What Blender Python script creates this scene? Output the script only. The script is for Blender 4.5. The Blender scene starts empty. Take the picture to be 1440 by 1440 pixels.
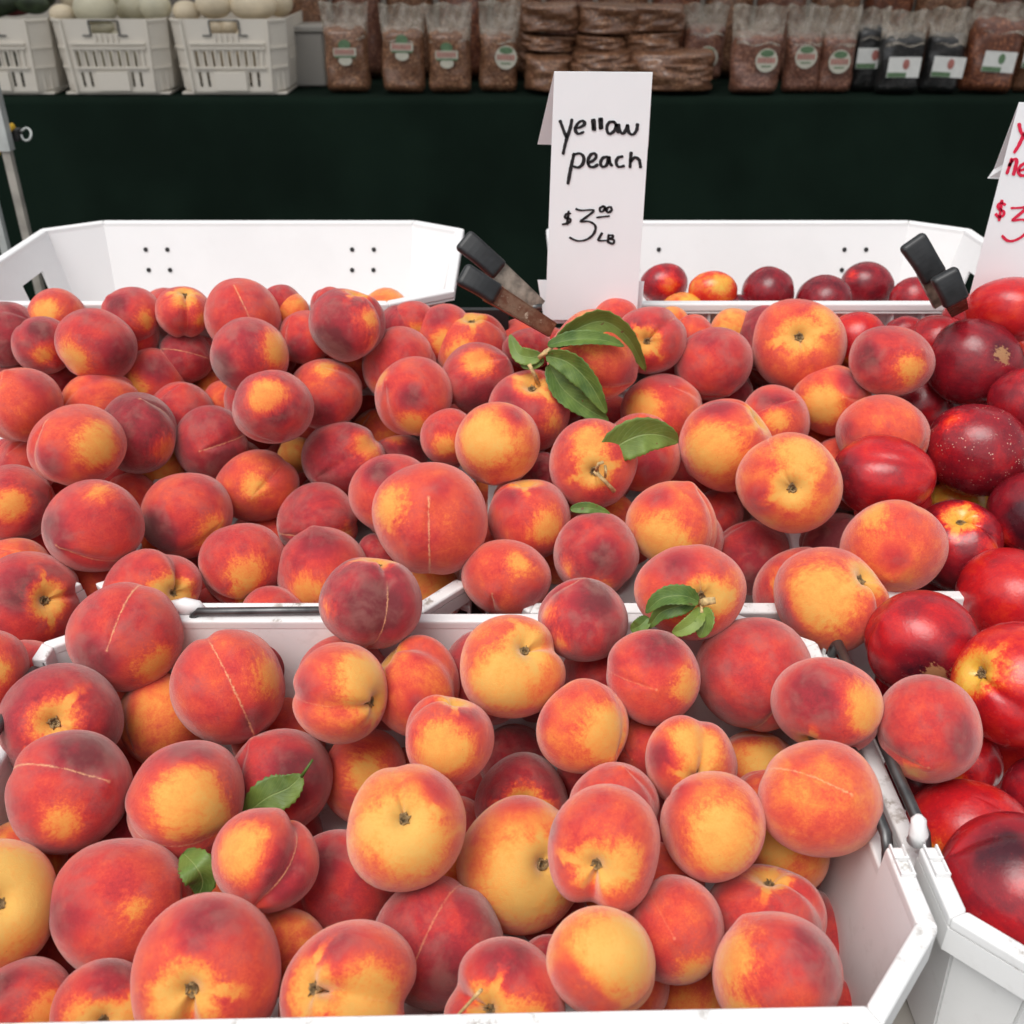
import bpy, bmesh, math, random
import numpy as np
from mathutils import Vector, Matrix, Quaternion

# ------------------------------------------------------------------ camera, world, sun, exposure
SC = bpy.context.scene
COL = SC.collection
PITCH = math.radians(30.0)
CAMH = 1.5
FPX = 1440.0
cam_data = bpy.data.cameras.new('camera')
cam_data.lens = 36.0
cam_data.sensor_width = 36.0
cam_data.clip_start = 0.05
cam_data.clip_end = 4000.0
cam_data.dof.use_dof = True
cam_data.dof.focus_distance = 0.86
cam_data.dof.aperture_fstop = 9.5
cam = bpy.data.objects.new('camera', cam_data)
COL.objects.link(cam)
cam.location = (0, 0, CAMH)
cam.rotation_euler = (math.pi / 2 - PITCH, 0, 0)
SC.camera = cam

SUN_ELEV, SUN_ROT = math.radians(64), math.radians(215)
world = bpy.data.worlds.new('World')
SC.world = world
world.use_nodes = True
wn = world.node_tree
wn.nodes.clear()
w_out = wn.nodes.new('ShaderNodeOutputWorld')
w_bg = wn.nodes.new('ShaderNodeBackground')
w_hs = wn.nodes.new('ShaderNodeHueSaturation')
w_sky = wn.nodes.new('ShaderNodeTexSky')
w_sky.sky_type = 'NISHITA'
w_sky.sun_disc = False
w_sky.sun_elevation = SUN_ELEV
w_sky.sun_rotation = SUN_ROT
w_sky.dust_density = 3.0
w_hs.inputs['Saturation'].default_value = 0.22      # overcast: the clouds are nearly colourless
w_bg.inputs['Strength'].default_value = 0.125
wn.links.new(w_sky.outputs[0], w_hs.inputs['Color'])
wn.links.new(w_hs.outputs[0], w_bg.inputs['Color'])
wn.links.new(w_bg.outputs[0], w_out.inputs['Surface'])

sun_data = bpy.data.lights.new('sun', 'SUN')
sun_data.energy = 1.5
sun_data.angle = math.radians(40)
sun_data.color = (1.0, 0.97, 0.93)
sun = bpy.data.objects.new('sun', sun_data)
COL.objects.link(sun)
# Nishita: rotation is measured clockwise from +Y
sdir = Vector((math.sin(SUN_ROT) * math.cos(SUN_ELEV), math.cos(SUN_ROT) * math.cos(SUN_ELEV), math.sin(SUN_ELEV)))
sun.rotation_euler = sdir.to_track_quat('Z', 'Y').to_euler()

SC.view_settings.view_transform = 'Standard'
SC.view_settings.look = 'None'
SC.view_settings.exposure = 0.43
SC.view_settings.gamma = 1.0
SC.view_settings.use_curve_mapping = False

# ------------------------------------------------------------------ geometry helpers
CAM = Vector((0, 0, CAMH))
FWD = Vector((0, math.cos(PITCH), -math.sin(PITCH)))
UPV = Vector((0, math.sin(PITCH), math.cos(PITCH)))
RGT = Vector((1, 0, 0))

def ray(px, py):
    """direction through a pixel of the photograph, with unit depth along the optical axis"""
    return FWD + RGT * ((px - 720) / FPX) - UPV * ((py - 720) / FPX)

def at(px, py, z):
    return CAM + ray(px, py) * z

def on_plane(px, py, p0, n):
    d = ray(px, py)
    t = (p0 - CAM).dot(n) / d.dot(n)
    return CAM + d * t

def atY(px, py, Y):
    d = ray(px, py)
    return CAM + d * (Y / d.y)

def atZ(px, py, Z):
    d = ray(px, py)
    return CAM + d * ((Z - CAMH) / d.z)

def link(o, parent=None):
    COL.objects.link(o)
    if parent is not None:
        o.parent = parent
    return o

def tag(o, label, cat, group=None):
    o['label'] = label
    o['category'] = cat
    if group:
        o['group'] = group
    return o

def empty(name, loc, label, cat, group=None):
    o = bpy.data.objects.new(name, None)
    o.empty_display_size = 0.02
    o.location = loc
    link(o)
    return tag(o, label, cat, group)

def mesh_obj(name, verts, faces, mat, parent=None, smooth=False, bevel=0.0, seg=2):
    """verts are world points; the mesh is stored relative to the parent's location"""
    me = bpy.data.meshes.new(name)
    off = Vector(parent.matrix_basis.translation) if parent is not None else Vector((0, 0, 0))
    if parent is not None and parent.parent is not None:
        off = off + parent.parent.matrix_basis.translation
    me.from_pydata([tuple(Vector(v) - off) for v in verts], [], faces)
    me.update()
    bm = bmesh.new(); bm.from_mesh(me)
    bmesh.ops.recalc_face_normals(bm, faces=bm.faces)
    bm.to_mesh(me); bm.free()
    if smooth:
        me.polygons.foreach_set('use_smooth', [True] * len(me.polygons))
    me.materials.append(mat)
    o = bpy.data.objects.new(name, me)
    link(o, parent)
    if bevel:
        b = o.modifiers.new('bevel', 'BEVEL')
        b.width = bevel; b.segments = seg; b.limit_method = 'ANGLE'
    return o

class MB:
    """collects simple solids into one mesh"""
    def __init__(self):
        self.v = []; self.f = []
    def add(self, vs, fs):
        n = len(self.v)
        self.v += [Vector(p) for p in vs]
        self.f += [tuple(i + n for i in f) for f in fs]
    def hexa(self, a, b):
        """a, b: two matching loops of points (prism between them)"""
        n = len(a)
        fs = [tuple(range(n)), tuple(reversed(range(n, 2 * n)))]
        for i in range(n):
            j = (i + 1) % n
            fs.append((i, i + n, j + n, j))
        self.add(list(a) + list(b), fs)
    def box(self, lo, hi, M=None):
        x0, y0, z0 = lo; x1, y1, z1 = hi
        a = [Vector(p) for p in ((x0, y0, z0), (x1, y0, z0), (x1, y1, z0), (x0, y1, z0))]
        b = [Vector(p) for p in ((x0, y0, z1), (x1, y0, z1), (x1, y1, z1), (x0, y1, z1))]
        if M is not None:
            a = [M @ p for p in a]; b = [M @ p for p in b]
        self.hexa(a, b)
    def tube(self, pts, r, n=8, cap=True):
        pts = [Vector(p) for p in pts]
        rr = r if hasattr(r, '__len__') else [r] * len(pts)
        rings = []
        up = Vector((0.13, 0.21, 0.97)).normalized()
        for i, p in enumerate(pts):
            t = (pts[min(i + 1, len(pts) - 1)] - pts[max(i - 1, 0)]).normalized()
            s = t.cross(up)
            if s.length < 0.05:
                s = t.cross(Vector((1, 0, 0)))
            s.normalize(); u = s.cross(t)
            rings.append([p + (s * math.cos(k * 2 * math.pi / n) + u * math.sin(k * 2 * math.pi / n)) * rr[i] for k in range(n)])
        vs = [q for ring in rings for q in ring]
        fs = []
        for i in range(len(pts) - 1):
            for k in range(n):
                a = i * n + k; b = i * n + (k + 1) % n
                fs.append((a, b, b + n, a + n))
        if cap:
            fs.append(tuple(reversed(range(n)))); fs.append(tuple(range((len(pts) - 1) * n, len(pts) * n)))
        self.add(vs, fs)
    def panel(self, c, th, holes=(), nrm=None):
        """c: four corners (u0v0, u1v0, u1v1, u0v1); holes: (u0, v0, u1, v1) openings; th: thickness behind the face"""
        c = [Vector(p) for p in c]
        if nrm is None:
            nrm = (c[1] - c[0]).cross(c[3] - c[0]).normalized()
        us = sorted({0.0, 1.0} | {h[0] for h in holes} | {h[2] for h in holes})
        vs_ = sorted({0.0, 1.0} | {h[1] for h in holes} | {h[3] for h in holes})
        def P(u, v, k):
            p = (c[0] * (1 - u) + c[1] * u) * (1 - v) + (c[3] * (1 - u) + c[2] * u) * v
            return p + nrm * (th if k else 0)
        idx = {}; vv = []; ff = []
        def I(i, j, k):
            if (i, j, k) not in idx:
                idx[(i, j, k)] = len(vv); vv.append(P(us[i], vs_[j], k))
            return idx[(i, j, k)]
        def solid(i, j):
            if i < 0 or j < 0 or i >= len(us) - 1 or j >= len(vs_) - 1:
                return False
            um = (us[i] + us[i + 1]) / 2; vm = (vs_[j] + vs_[j + 1]) / 2
            return not any(h[0] < um < h[2] and h[1] < vm < h[3] for h in holes)
        for i in range(len(us) - 1):
            for j in range(len(vs_) - 1):
                if not solid(i, j):
                    continue
                ff.append((I(i, j, 0), I(i + 1, j, 0), I(i + 1, j + 1, 0), I(i, j + 1, 0)))
                ff.append((I(i, j, 1), I(i, j + 1, 1), I(i + 1, j + 1, 1), I(i + 1, j, 1)))
                if not solid(i - 1, j): ff.append((I(i, j, 0), I(i, j + 1, 0), I(i, j + 1, 1), I(i, j, 1)))
                if not solid(i + 1, j): ff.append((I(i + 1, j, 0), I(i + 1, j, 1), I(i + 1, j + 1, 1), I(i + 1, j + 1, 0)))
                if not solid(i, j - 1): ff.append((I(i, j, 0), I(i, j, 1), I(i + 1, j, 1), I(i + 1, j, 0)))
                if not solid(i, j + 1): ff.append((I(i, j + 1, 0), I(i + 1, j + 1, 0), I(i + 1, j + 1, 1), I(i, j + 1, 1)))
        self.add(vv, ff)
    def build(self, name, mat, parent=None, smooth=False, bevel=0.0, seg=2):
        return mesh_obj(name, self.v, self.f, mat, parent, smooth, bevel, seg)

# ------------------------------------------------------------------ node helpers
class NT:
    def __init__(self, name):
        self.m = bpy.data.materials.new(name)
        self.m.use_nodes = True
        self.t = self.m.node_tree
        self.t.nodes.clear()
        self.out = self.t.nodes.new('ShaderNodeOutputMaterial')
    def n(self, kind, **kw):
        nd = self.t.nodes.new(kind)
        for k, v in kw.items():
            setattr(nd, k, v)
        return nd
    def put(self, sock, v):
        if isinstance(v, bpy.types.NodeSocket):
            self.t.links.new(v, sock)
        elif v is not None:
            if hasattr(v, '__len__') and hasattr(sock.default_value, '__len__') and len(sock.default_value) == 4 and len(v) == 3:
                v = (*v, 1.0)
            sock.default_value = v
    def math(self, op, a, b=None, c=None, clamp=False):
        nd = self.n('ShaderNodeMath', operation=op, use_clamp=clamp)
        self.put(nd.inputs[0], a); self.put(nd.inputs[1], b)
        if c is not None: self.put(nd.inputs[2], c)
        return nd.outputs[0]
    def vec(self, op, a, b=None):
        nd = self.n('ShaderNodeVectorMath', operation=op)
        self.put(nd.inputs[0], a)
        if b is not None:
            self.put(nd.inputs['Scale'] if op == 'SCALE' else nd.inputs[1], b)
        return nd.outputs['Value'] if op in ('LENGTH', 'DISTANCE', 'DOT_PRODUCT') else nd.outputs['Vector']
    def step(self, v, a, b, to0=0.0, to1=1.0):
        nd = self.n('ShaderNodeMapRange', interpolation_type='SMOOTHSTEP')
        self.put(nd.inputs['Value'], v); self.put(nd.inputs['From Min'], a); self.put(nd.inputs['From Max'], b)
        self.put(nd.inputs['To Min'], to0); self.put(nd.inputs['To Max'], to1)
        return nd.outputs[0]
    def noise(self, vec, scale, detail=3.0, rough=0.55, dist=0.0, w=None):
        nd = self.n('ShaderNodeTexNoise', noise_dimensions='4D' if w is not None else '3D')
        if vec is not None: self.put(nd.inputs['Vector'], vec)
        self.put(nd.inputs['Scale'], scale); self.put(nd.inputs['Detail'], detail)
        self.put(nd.inputs['Roughness'], rough); self.put(nd.inputs['Distortion'], dist)
        if w is not None: self.put(nd.inputs['W'], w)
        return nd.outputs['Fac'] if 'Fac' in nd.outputs else nd.outputs[0]
    def mix(self, f, a, b, blend='MIX'):
        nd = self.n('ShaderNodeMix', data_type='RGBA', blend_type=blend)
        self.put(nd.inputs[0], f); self.put(nd.inputs[6], a); self.put(nd.inputs[7], b)
        return nd.outputs[2]
    def ramp(self, f, stops):
        nd = self.n('ShaderNodeValToRGB')
        cr = nd.color_ramp
        while len(cr.elements) < len(stops):
            cr.elements.new(0.5)
        for e, (p, c) in zip(cr.elements, stops):
            e.position = p; e.color = (*c, 1.0)
        self.put(nd.inputs[0], f)
        return nd.outputs[0]
    def attr(self, name):
        return self.n('ShaderNodeAttribute', attribute_type='OBJECT', attribute_name=name)
    def coord(self, which='Object'):
        return self.n('ShaderNodeTexCoord').outputs[which]
    def bump(self, h, strength=0.3, dist=0.001):
        nd = self.n('ShaderNodeBump')
        self.put(nd.inputs['Strength'], strength); self.put(nd.inputs['Distance'], dist); self.put(nd.inputs['Height'], h)
        return nd.outputs[0]
    def bsdf(self, **kw):
        nd = self.n('ShaderNodeBsdfPrincipled')
        for k, v in kw.items():
            self.put(nd.inputs[k.replace('_', ' ')], v)
        self.t.links.new(nd.outputs[0], self.out.inputs['Surface'])
        return nd

def plain(name, col, rough=0.5, metal=0.0, var=0.12, scale=40.0, bump=0.15, bdist=0.0005, coat=0.0, spec=0.5):
    t = NT(name)
    co = t.coord()
    n1 = t.noise(co, scale, 4.0)
    dark = tuple(c * (1 - var) for c in col); lite = tuple(min(1, c * (1 + var)) for c in col)
    c = t.mix(t.step(n1, 0.3, 0.7), dark, lite)
    t.bsdf(Base_Color=c, Roughness=rough, Metallic=metal, Normal=t.bump(n1, bump, bdist), Coat_Weight=coat, Specular_IOR_Level=spec)
    return t.m

# ------------------------------------------------------------------ fruit materials (patches come from each fruit's own properties)
def fruit_material(name, kind):
    t = NT(name)
    P = t.coord('Object')
    nrm = t.vec('NORMALIZE', P)
    seed = t.attr('seed').outputs['Fac']
    sz = t.n('ShaderNodeSeparateXYZ'); t.put(sz.inputs[0], t.attr('sizes').outputs['Vector'])
    pr = t.n('ShaderNodeSeparateXYZ'); t.put(pr.inputs[0], t.attr('look').outputs['Vector'])
    xyz = t.n('ShaderNodeSeparateXYZ'); t.put(xyz.inputs[0], nrm)
    X, Y, Z = xyz.outputs
    n_low = t.noise(P, 1.7, 2.0, 0.5, 0.6, w=seed)
    n_mid = t.noise(P, 4.5, 5.0, 0.6, 0.8, w=seed)
    n_hi = t.noise(P, 26.0, 5.0, 0.68, 0.0, w=seed)
    n_fine = t.noise(P, 90.0, 3.0, 0.65, 0.0, w=seed)
    # streaks running from the stem to the tip
    stretch = t.n('ShaderNodeCombineXYZ')
    t.put(stretch.inputs[0], t.math('MULTIPLY', X, 9.0)); t.put(stretch.inputs[1], t.math('MULTIPLY', Y, 9.0)); t.put(stretch.inputs[2], t.math('MULTIPLY', Z, 1.6))
    n_str = t.noise(stretch.outputs[0], 1.6, 4.0, 0.6, 0.3, w=seed)
    warp = t.math('ADD', t.math('MULTIPLY', t.math('SUBTRACT', n_mid, 0.5), 0.5), t.math('MULTIPLY', t.math('SUBTRACT', n_str, 0.5), 0.6))
    warp = t.math('ADD', warp, t.math('MULTIPLY', t.math('SUBTRACT', n_hi, 0.5), 0.28))
    tt = t.math('ADD', pr.outputs[0], t.math('MULTIPLY', t.math('SUBTRACT', n_low, 0.5), 0.55))
    tt = t.math('ADD', tt, t.math('MULTIPLY', warp, 0.30))
    def patch(attr, size):
        d = t.vec('DISTANCE', nrm, t.attr(attr).outputs['Vector'])
        d = t.math('ADD', d, t.math('MULTIPLY', warp, 0.62))
        return t.math('MULTIPLY', t.step(d, t.math('ADD', size, 0.25), t.math('SUBTRACT', size, 0.24)), t.math('GREATER_THAN', size, 0.01))
    pd = patch('dark', sz.outputs[2])
    tt = t.math('ADD', tt, t.math('MULTIPLY', pd, 0.30))
    py = patch('pale', sz.outputs[0])
    tt = t.math('SUBTRACT', tt, t.math('MULTIPLY', py, t.math('ADD', t.math('MULTIPLY', tt, 0.60), 0.05)))
    py2 = patch('pale2', sz.outputs[1])
    tt = t.math('SUBTRACT', tt, t.math('MULTIPLY', py2, t.math('ADD', t.math('MULTIPLY', tt, 0.60), 0.04)))
    blush = t.math('SUBTRACT', t.noise(P, 1.3, 3.0, 0.6, 0.9, w=t.math('ADD', seed, 11.0)), 0.50)
    tt = t.math('ADD', tt, t.math('ADD', t.math('MULTIPLY', blush, 0.34), t.math('MULTIPLY', warp, 0.05)))
    # yellow ground colour round the stem and the streak the twig's shade leaves across it
    ax = t.math('ABSOLUTE', X); ay = t.math('ABSOLUTE', Y)
    wv = t.math('MULTIPLY', t.math('SUBTRACT', n_mid, 0.5), 0.36)
    strk = t.math('MULTIPLY', t.step(t.math('ADD', ax, wv), 0.15, 0.03), t.step(t.math('ADD', ay, wv), 0.85, 0.35))
    cav = t.step(t.math('ADD', t.math('SUBTRACT', 1.0, Z), t.math('MULTIPLY', warp, 0.18)), 0.16, 0.01)
    sm = t.math('MULTIPLY', t.math('MAXIMUM', strk, cav), t.math('GREATER_THAN', Z, 0.1))
    sm = t.math('MULTIPLY', sm, pr.outputs[2])
    tt = t.math('MULTIPLY', tt, t.math('SUBTRACT', 1.0, t.math('MULTIPLY', sm, 0.85)))
    tt = t.math('ADD', tt, t.math('MULTIPLY', t.math('SUBTRACT', n_hi, 0.5), 0.26 if kind == 'peach' else 0.16))
    tt = t.math('ADD', tt, t.math('MULTIPLY', t.math('SUBTRACT', n_fine, 0.5), 0.26), clamp=True)
    # dry line along the seam
    wob = t.math('MULTIPLY', t.math('SUBTRACT', t.noise(P, 16.0, 6.0, 0.85, 0.0, w=seed), 0.5), 0.085)
    dist = t.math('ABSOLUTE', t.math('ADD', Y, wob))
    dist = t.math('ADD', dist, t.math('MULTIPLY', t.math('SUBTRACT', n_hi, 0.45), 0.085))
    brk = t.step(t.noise(P, 7.0, 4.0, 0.75, 0.0, w=seed), 0.30, 0.50)
    scar = t.math('MULTIPLY', t.step(dist, t.math('MULTIPLY', n_mid, 0.062), 0.000), t.math('GREATER_THAN', X, 0.0))
    scar = t.math('MULTIPLY', scar, t.math('MULTIPLY', t.step(Z, 0.75, 0.35), t.math('ADD', 0.55, t.math('MULTIPLY', n_fine, 0.8))))
    scar = t.math('MULTIPLY', t.math('MULTIPLY', scar, brk), pr.outputs[1])
    tipm = t.math('MULTIPLY', t.step(t.math('ADD', Z, 1.0), t.math('MULTIPLY', n_hi, 0.0016), 0.0), 0.45)
    if kind == 'peach':
        col = t.ramp(tt, [(0.0, (0.74, 0.42, 0.100)), (0.14, (0.80, 0.345, 0.068)), (0.29, (0.81, 0.200, 0.046)), (0.42, (0.72, 0.088, 0.042)),
                          (0.58, (0.58, 0.042, 0.038)), (0.77, (0.36, 0.024, 0.036)), (1.0, (0.170, 0.022, 0.028))])
        col = t.mix(t.math('MULTIPLY', t.math('MAXIMUM', scar, tipm), 0.9), col, (0.80, 0.40, 0.20))
        dust = t.math('MULTIPLY', t.step(t.noise(P, 2.2, 3.0, 0.6, 0.4, w=t.math('ADD', seed, 5.0)), 0.42, 0.70), t.step(tt, 0.30, 0.70))
        col = t.mix(t.math('MULTIPLY', dust, 0.32), col, (0.40, 0.20, 0.16))
        mark = t.step(t.noise(P, 17.0, 2.0, 0.5, 0.0, w=t.math('ADD', seed, 7.0)), 0.745, 0.775)
        col = t.mix(t.math('MULTIPLY', mark, 0.55), col, (0.26, 0.10, 0.05))
        h = t.math('ADD', t.math('MULTIPLY', n_fine, 0.5), t.math('MULTIPLY', scar, 0.8))
        h = t.math('ADD', h, t.math('MULTIPLY', n_mid, 0.8))
        bs = t.bsdf(Base_Color=col, Roughness=0.62, Specular_IOR_Level=0.28, Sheen_Weight=0.60, Sheen_Roughness=0.36,
               Sheen_Tint=(1.0, 0.90, 0.84), Subsurface_Weight=0.0, Normal=t.bump(h, 0.35, 0.012))
    else:
        col = t.ramp(tt, [(0.0, (0.72, 0.44, 0.06)), (0.16, (0.78, 0.20, 0.030)), (0.30, (0.70, 0.045, 0.016)),
                          (0.50, (0.52, 0.012, 0.016)), (0.72, (0.25, 0.010, 0.018)), (1.0, (0.055, 0.008, 0.014))])
        vor = t.n('ShaderNodeTexVoronoi'); t.put(vor.inputs['Vector'], P); t.put(vor.inputs['Scale'], 15.0)
        sp = t.math('MULTIPLY', t.step(vor.outputs['Distance'], 0.24, 0.13), t.step(t.noise(P, 5.0, 2.0, 0.5, 0.0, w=seed), 0.48, 0.62))
        sp = t.math('MULTIPLY', sp, t.math('ADD', t.math('MULTIPLY', pr.outputs[1], t.math('GREATER_THAN', pr.outputs[1], 0.8)), 0.05))
        col = t.mix(t.math('MULTIPLY', sp, 0.85), col, (0.80, 0.50, 0.38))
        # rough russet patch
        dr = t.math('ADD', t.vec('DISTANCE', nrm, t.attr('russet').outputs['Vector']), t.math('MULTIPLY', warp, 1.0))
        rus = t.math('MULTIPLY', t.step(dr, t.math('ADD', t.attr('russet_size').outputs['Fac'], 0.05), t.attr('russet_size').outputs['Fac']),
                     t.math('GREATER_THAN', t.attr('russet_size').outputs['Fac'], 0.01))
        col = t.mix(t.math('MULTIPLY', rus, t.math('ADD', 0.45, t.math('MULTIPLY', n_hi, 0.8))), col, (0.38, 0.19, 0.08))
        bloom = t.step(t.noise(P, 2.6, 3.0, 0.6, 0.0, w=t.math('ADD', seed, 3.0)), 0.52, 0.75)
        rough = t.math('ADD', 0.24, t.math('ADD', t.math('MULTIPLY', bloom, 0.22), t.math('MULTIPLY', rus, 0.3)))
        h = t.math('ADD', t.math('MULTIPLY', n_hi, 0.35), t.math('MULTIPLY', n_mid, 1.0))
        t.bsdf(Base_Color=col, Roughness=rough, Specular_IOR_Level=0.5, Sheen_Weight=t.math('MULTIPLY', bloom, 0.14), Sheen_Roughness=0.5,
               Normal=t.bump(h, 0.10, 0.006))
    return t.m

M = {}
M['peach'] = fruit_material('peach_skin', 'peach')
M['nectarine'] = fruit_material('nectarine_skin', 'nectarine')

def plastic(name, col, dirt=0.0, rough=0.42):
    t = NT(name)
    co = t.coord()
    n1 = t.noise(co, 9.0, 4.0, 0.6)
    n2 = t.noise(co, 70.0, 6.0, 0.7)
    n3 = t.noise(co, 300.0, 2.0, 0.6)
    c = t.mix(t.math('MULTIPLY', t.step(n1, 0.42, 0.72), 0.35), col, tuple(x * 0.90 for x in col))
    big = t.step(t.noise(co, 22.0, 3.0, 0.6), 0.46, 0.62)
    sp = t.math('MULTIPLY', t.step(n2, 0.50, 0.64), big)
    gz = t.n('ShaderNodeSeparateXYZ'); t.put(gz.inputs[0], t.n('ShaderNodeNewGeometry').outputs['Normal'])
    sp = t.math('MULTIPLY', sp, t.step(gz.outputs[2], 0.3, 0.9, 0.12, 1.0))
    c = t.mix(t.math('MULTIPLY', sp, dirt), c, (0.24, 0.19, 0.14))
    scr = t.n('ShaderNodeMapping'); t.put(scr.inputs['Vector'], co); scr.inputs['Scale'].default_value = (40, 40, 400)
    sc_ = t.step(t.noise(scr.outputs[0], 1.0, 3.0), 0.66, 0.74)
    c = t.mix(t.math('MULTIPLY', sc_, 0.05 * (0.4 + dirt)), c, (0.45, 0.42, 0.38))
    t.bsdf(Base_Color=c, Roughness=t.math('ADD', rough, t.math('MULTIPLY', n1, 0.15)), Normal=t.bump(t.math('ADD', n1, t.math('MULTIPLY', n3, 0.1)), 0.12, 0.002))
    return t.m

M['white'] = plastic('white_crate_plastic', (0.79, 0.79, 0.78), 0.80)
M['white_clean'] = plastic('clean_white_crate_plastic', (0.76, 0.755, 0.75), 0.10)
M['cream'] = plastic('cream_vented_plastic', (0.66, 0.61, 0.53), 0.3)
M['card'] = plain('white_card', (0.86, 0.89, 0.90), 0.6, var=0.01, scale=20, bump=0.05)
M['ink'] = plain('black_marker_ink', (0.012, 0.012, 0.014), 0.45, var=0.2)
M['red_ink'] = plain('red_marker_ink', (0.72, 0.012, 0.06), 0.45, var=0.1)
M['rod'] = plain('dark_steel_rod', (0.10, 0.10, 0.10), 0.38, 0.7, var=0.3, scale=60)
M['vinyl'] = plain('black_vinyl_grip', (0.012, 0.013, 0.014), 0.45, var=0.35, scale=90, bump=0.2)
M['pole'] = plain('painted_metal_pole', (0.36, 0.33, 0.29), 0.5, 0.2, var=0.2, scale=25)
M['pole2'] = plain('pale_metal_pole', (0.50, 0.52, 0.50), 0.4, 0.3, var=0.12, scale=25)
M['cloth'] = None
M['black'] = plain('black_plastic_and_shade', (0.012, 0.012, 0.012), 0.5)  # real black plastic, and the painted dark of vent holes and crate gap
M['stem'] = plain('dry_brown_stem', (0.42, 0.27, 0.12), 0.8, var=0.5, scale=16, bump=0.8, bdist=0.03)
M['twig'] = plain('pale_tan_twig', (0.52, 0.36, 0.16), 0.7, var=0.35, scale=300, bump=0.5)
M['strap'] = plain('yellow_nylon_strap', (0.72, 0.42, 0.02), 0.6, var=0.2, scale=200)
M['wood'] = plain('plywood_board', (0.30, 0.28, 0.25), 0.7, var=0.25, scale=12)

def rusty():
    t = NT('worn_steel')
    co = t.coord()
    n1 = t.noise(co, 60.0, 5.0, 0.65)
    n2 = t.noise(co, 160.0, 4.0, 0.7)
    c = t.mix(t.step(n1, 0.40, 0.60), (0.22, 0.12, 0.075), (0.15, 0.055, 0.03))
    c = t.mix(t.math('MULTIPLY', t.step(n2, 0.60, 0.68), t.step(n1, 0.45, 0.55)), c, (0.62, 0.50, 0.38))
    t.bsdf(Base_Color=c, Roughness=t.step(n1, 0.3, 0.7, 0.25, 0.55), Metallic=0.55, Normal=t.bump(n1, 0.25, 0.002))
    return t.m
M['rust'] = rusty()

def cloth_mat():
    t = NT('dark_green_table_cloth')
    co = t.coord()
    n1 = t.noise(co, 3.0, 3.0)
    wv = t.noise(co, 900.0, 1.0)
    c = t.mix(t.step(n1, 0.3, 0.7), (0.0035, 0.0085, 0.0055), (0.0055, 0.0130, 0.0085))
    t.bsdf(Base_Color=c, Roughness=0.95, Specular_IOR_Level=0.08, Normal=t.bump(wv, 0.3, 0.0006))
    return t.m
M['cloth'] = cloth_mat()

def leaf_mat():
    t = NT('peach_leaf')
    P = t.coord('UV')
    s = t.n('ShaderNodeSeparateXYZ'); t.put(s.inputs[0], P)
    u, v = s.outputs[0], s.outputs[1]       # u along the leaf, v -1..1 across stored as 0..1
    av = t.math('ABSOLUTE', t.math('SUBTRACT', v, 0.5))
    mid = t.step(av, 0.030, 0.008)
    vein = t.math('PINGPONG', t.math('SUBTRACT', t.math('MULTIPLY', u, 11.0), t.math('MULTIPLY', av, 7.0)), 0.5)
    vm = t.math('MULTIPLY', t.step(vein, 0.07, 0.015), 0.45)
    co = t.coord()
    n1 = t.noise(co, 45.0, 4.0, 0.6); n2 = t.noise(co, 160.0, 3.0, 0.6)
    tint = t.attr('tint').outputs['Fac']
    g = t.mix(t.step(n1, 0.3, 0.7), (0.050, 0.105, 0.018), (0.130, 0.205, 0.036))
    g = t.mix(tint, g, (0.30, 0.36, 0.07))
    c = t.mix(t.math('MAXIMUM', mid, vm), g, t.mix(0.5, g, (0.28, 0.36, 0.12)))
    spot = t.step(t.noise(co, 130.0, 1.0, 0.5), 0.755, 0.775)
    c = t.mix(t.math('MULTIPLY', spot, 0.85), c, (0.14, 0.055, 0.02))
    hgt = t.math('ADD', t.math('MULTIPLY', t.math('MAXIMUM', mid, vm), -0.8), n1)
    t.bsdf(Base_Color=c, Roughness=0.48, Specular_IOR_Level=0.4, Transmission_Weight=0.0, Subsurface_Weight=0.0, Normal=t.bump(hgt, 0.5, 0.0012))
    return t.m
M['leaf'] = leaf_mat()

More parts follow.
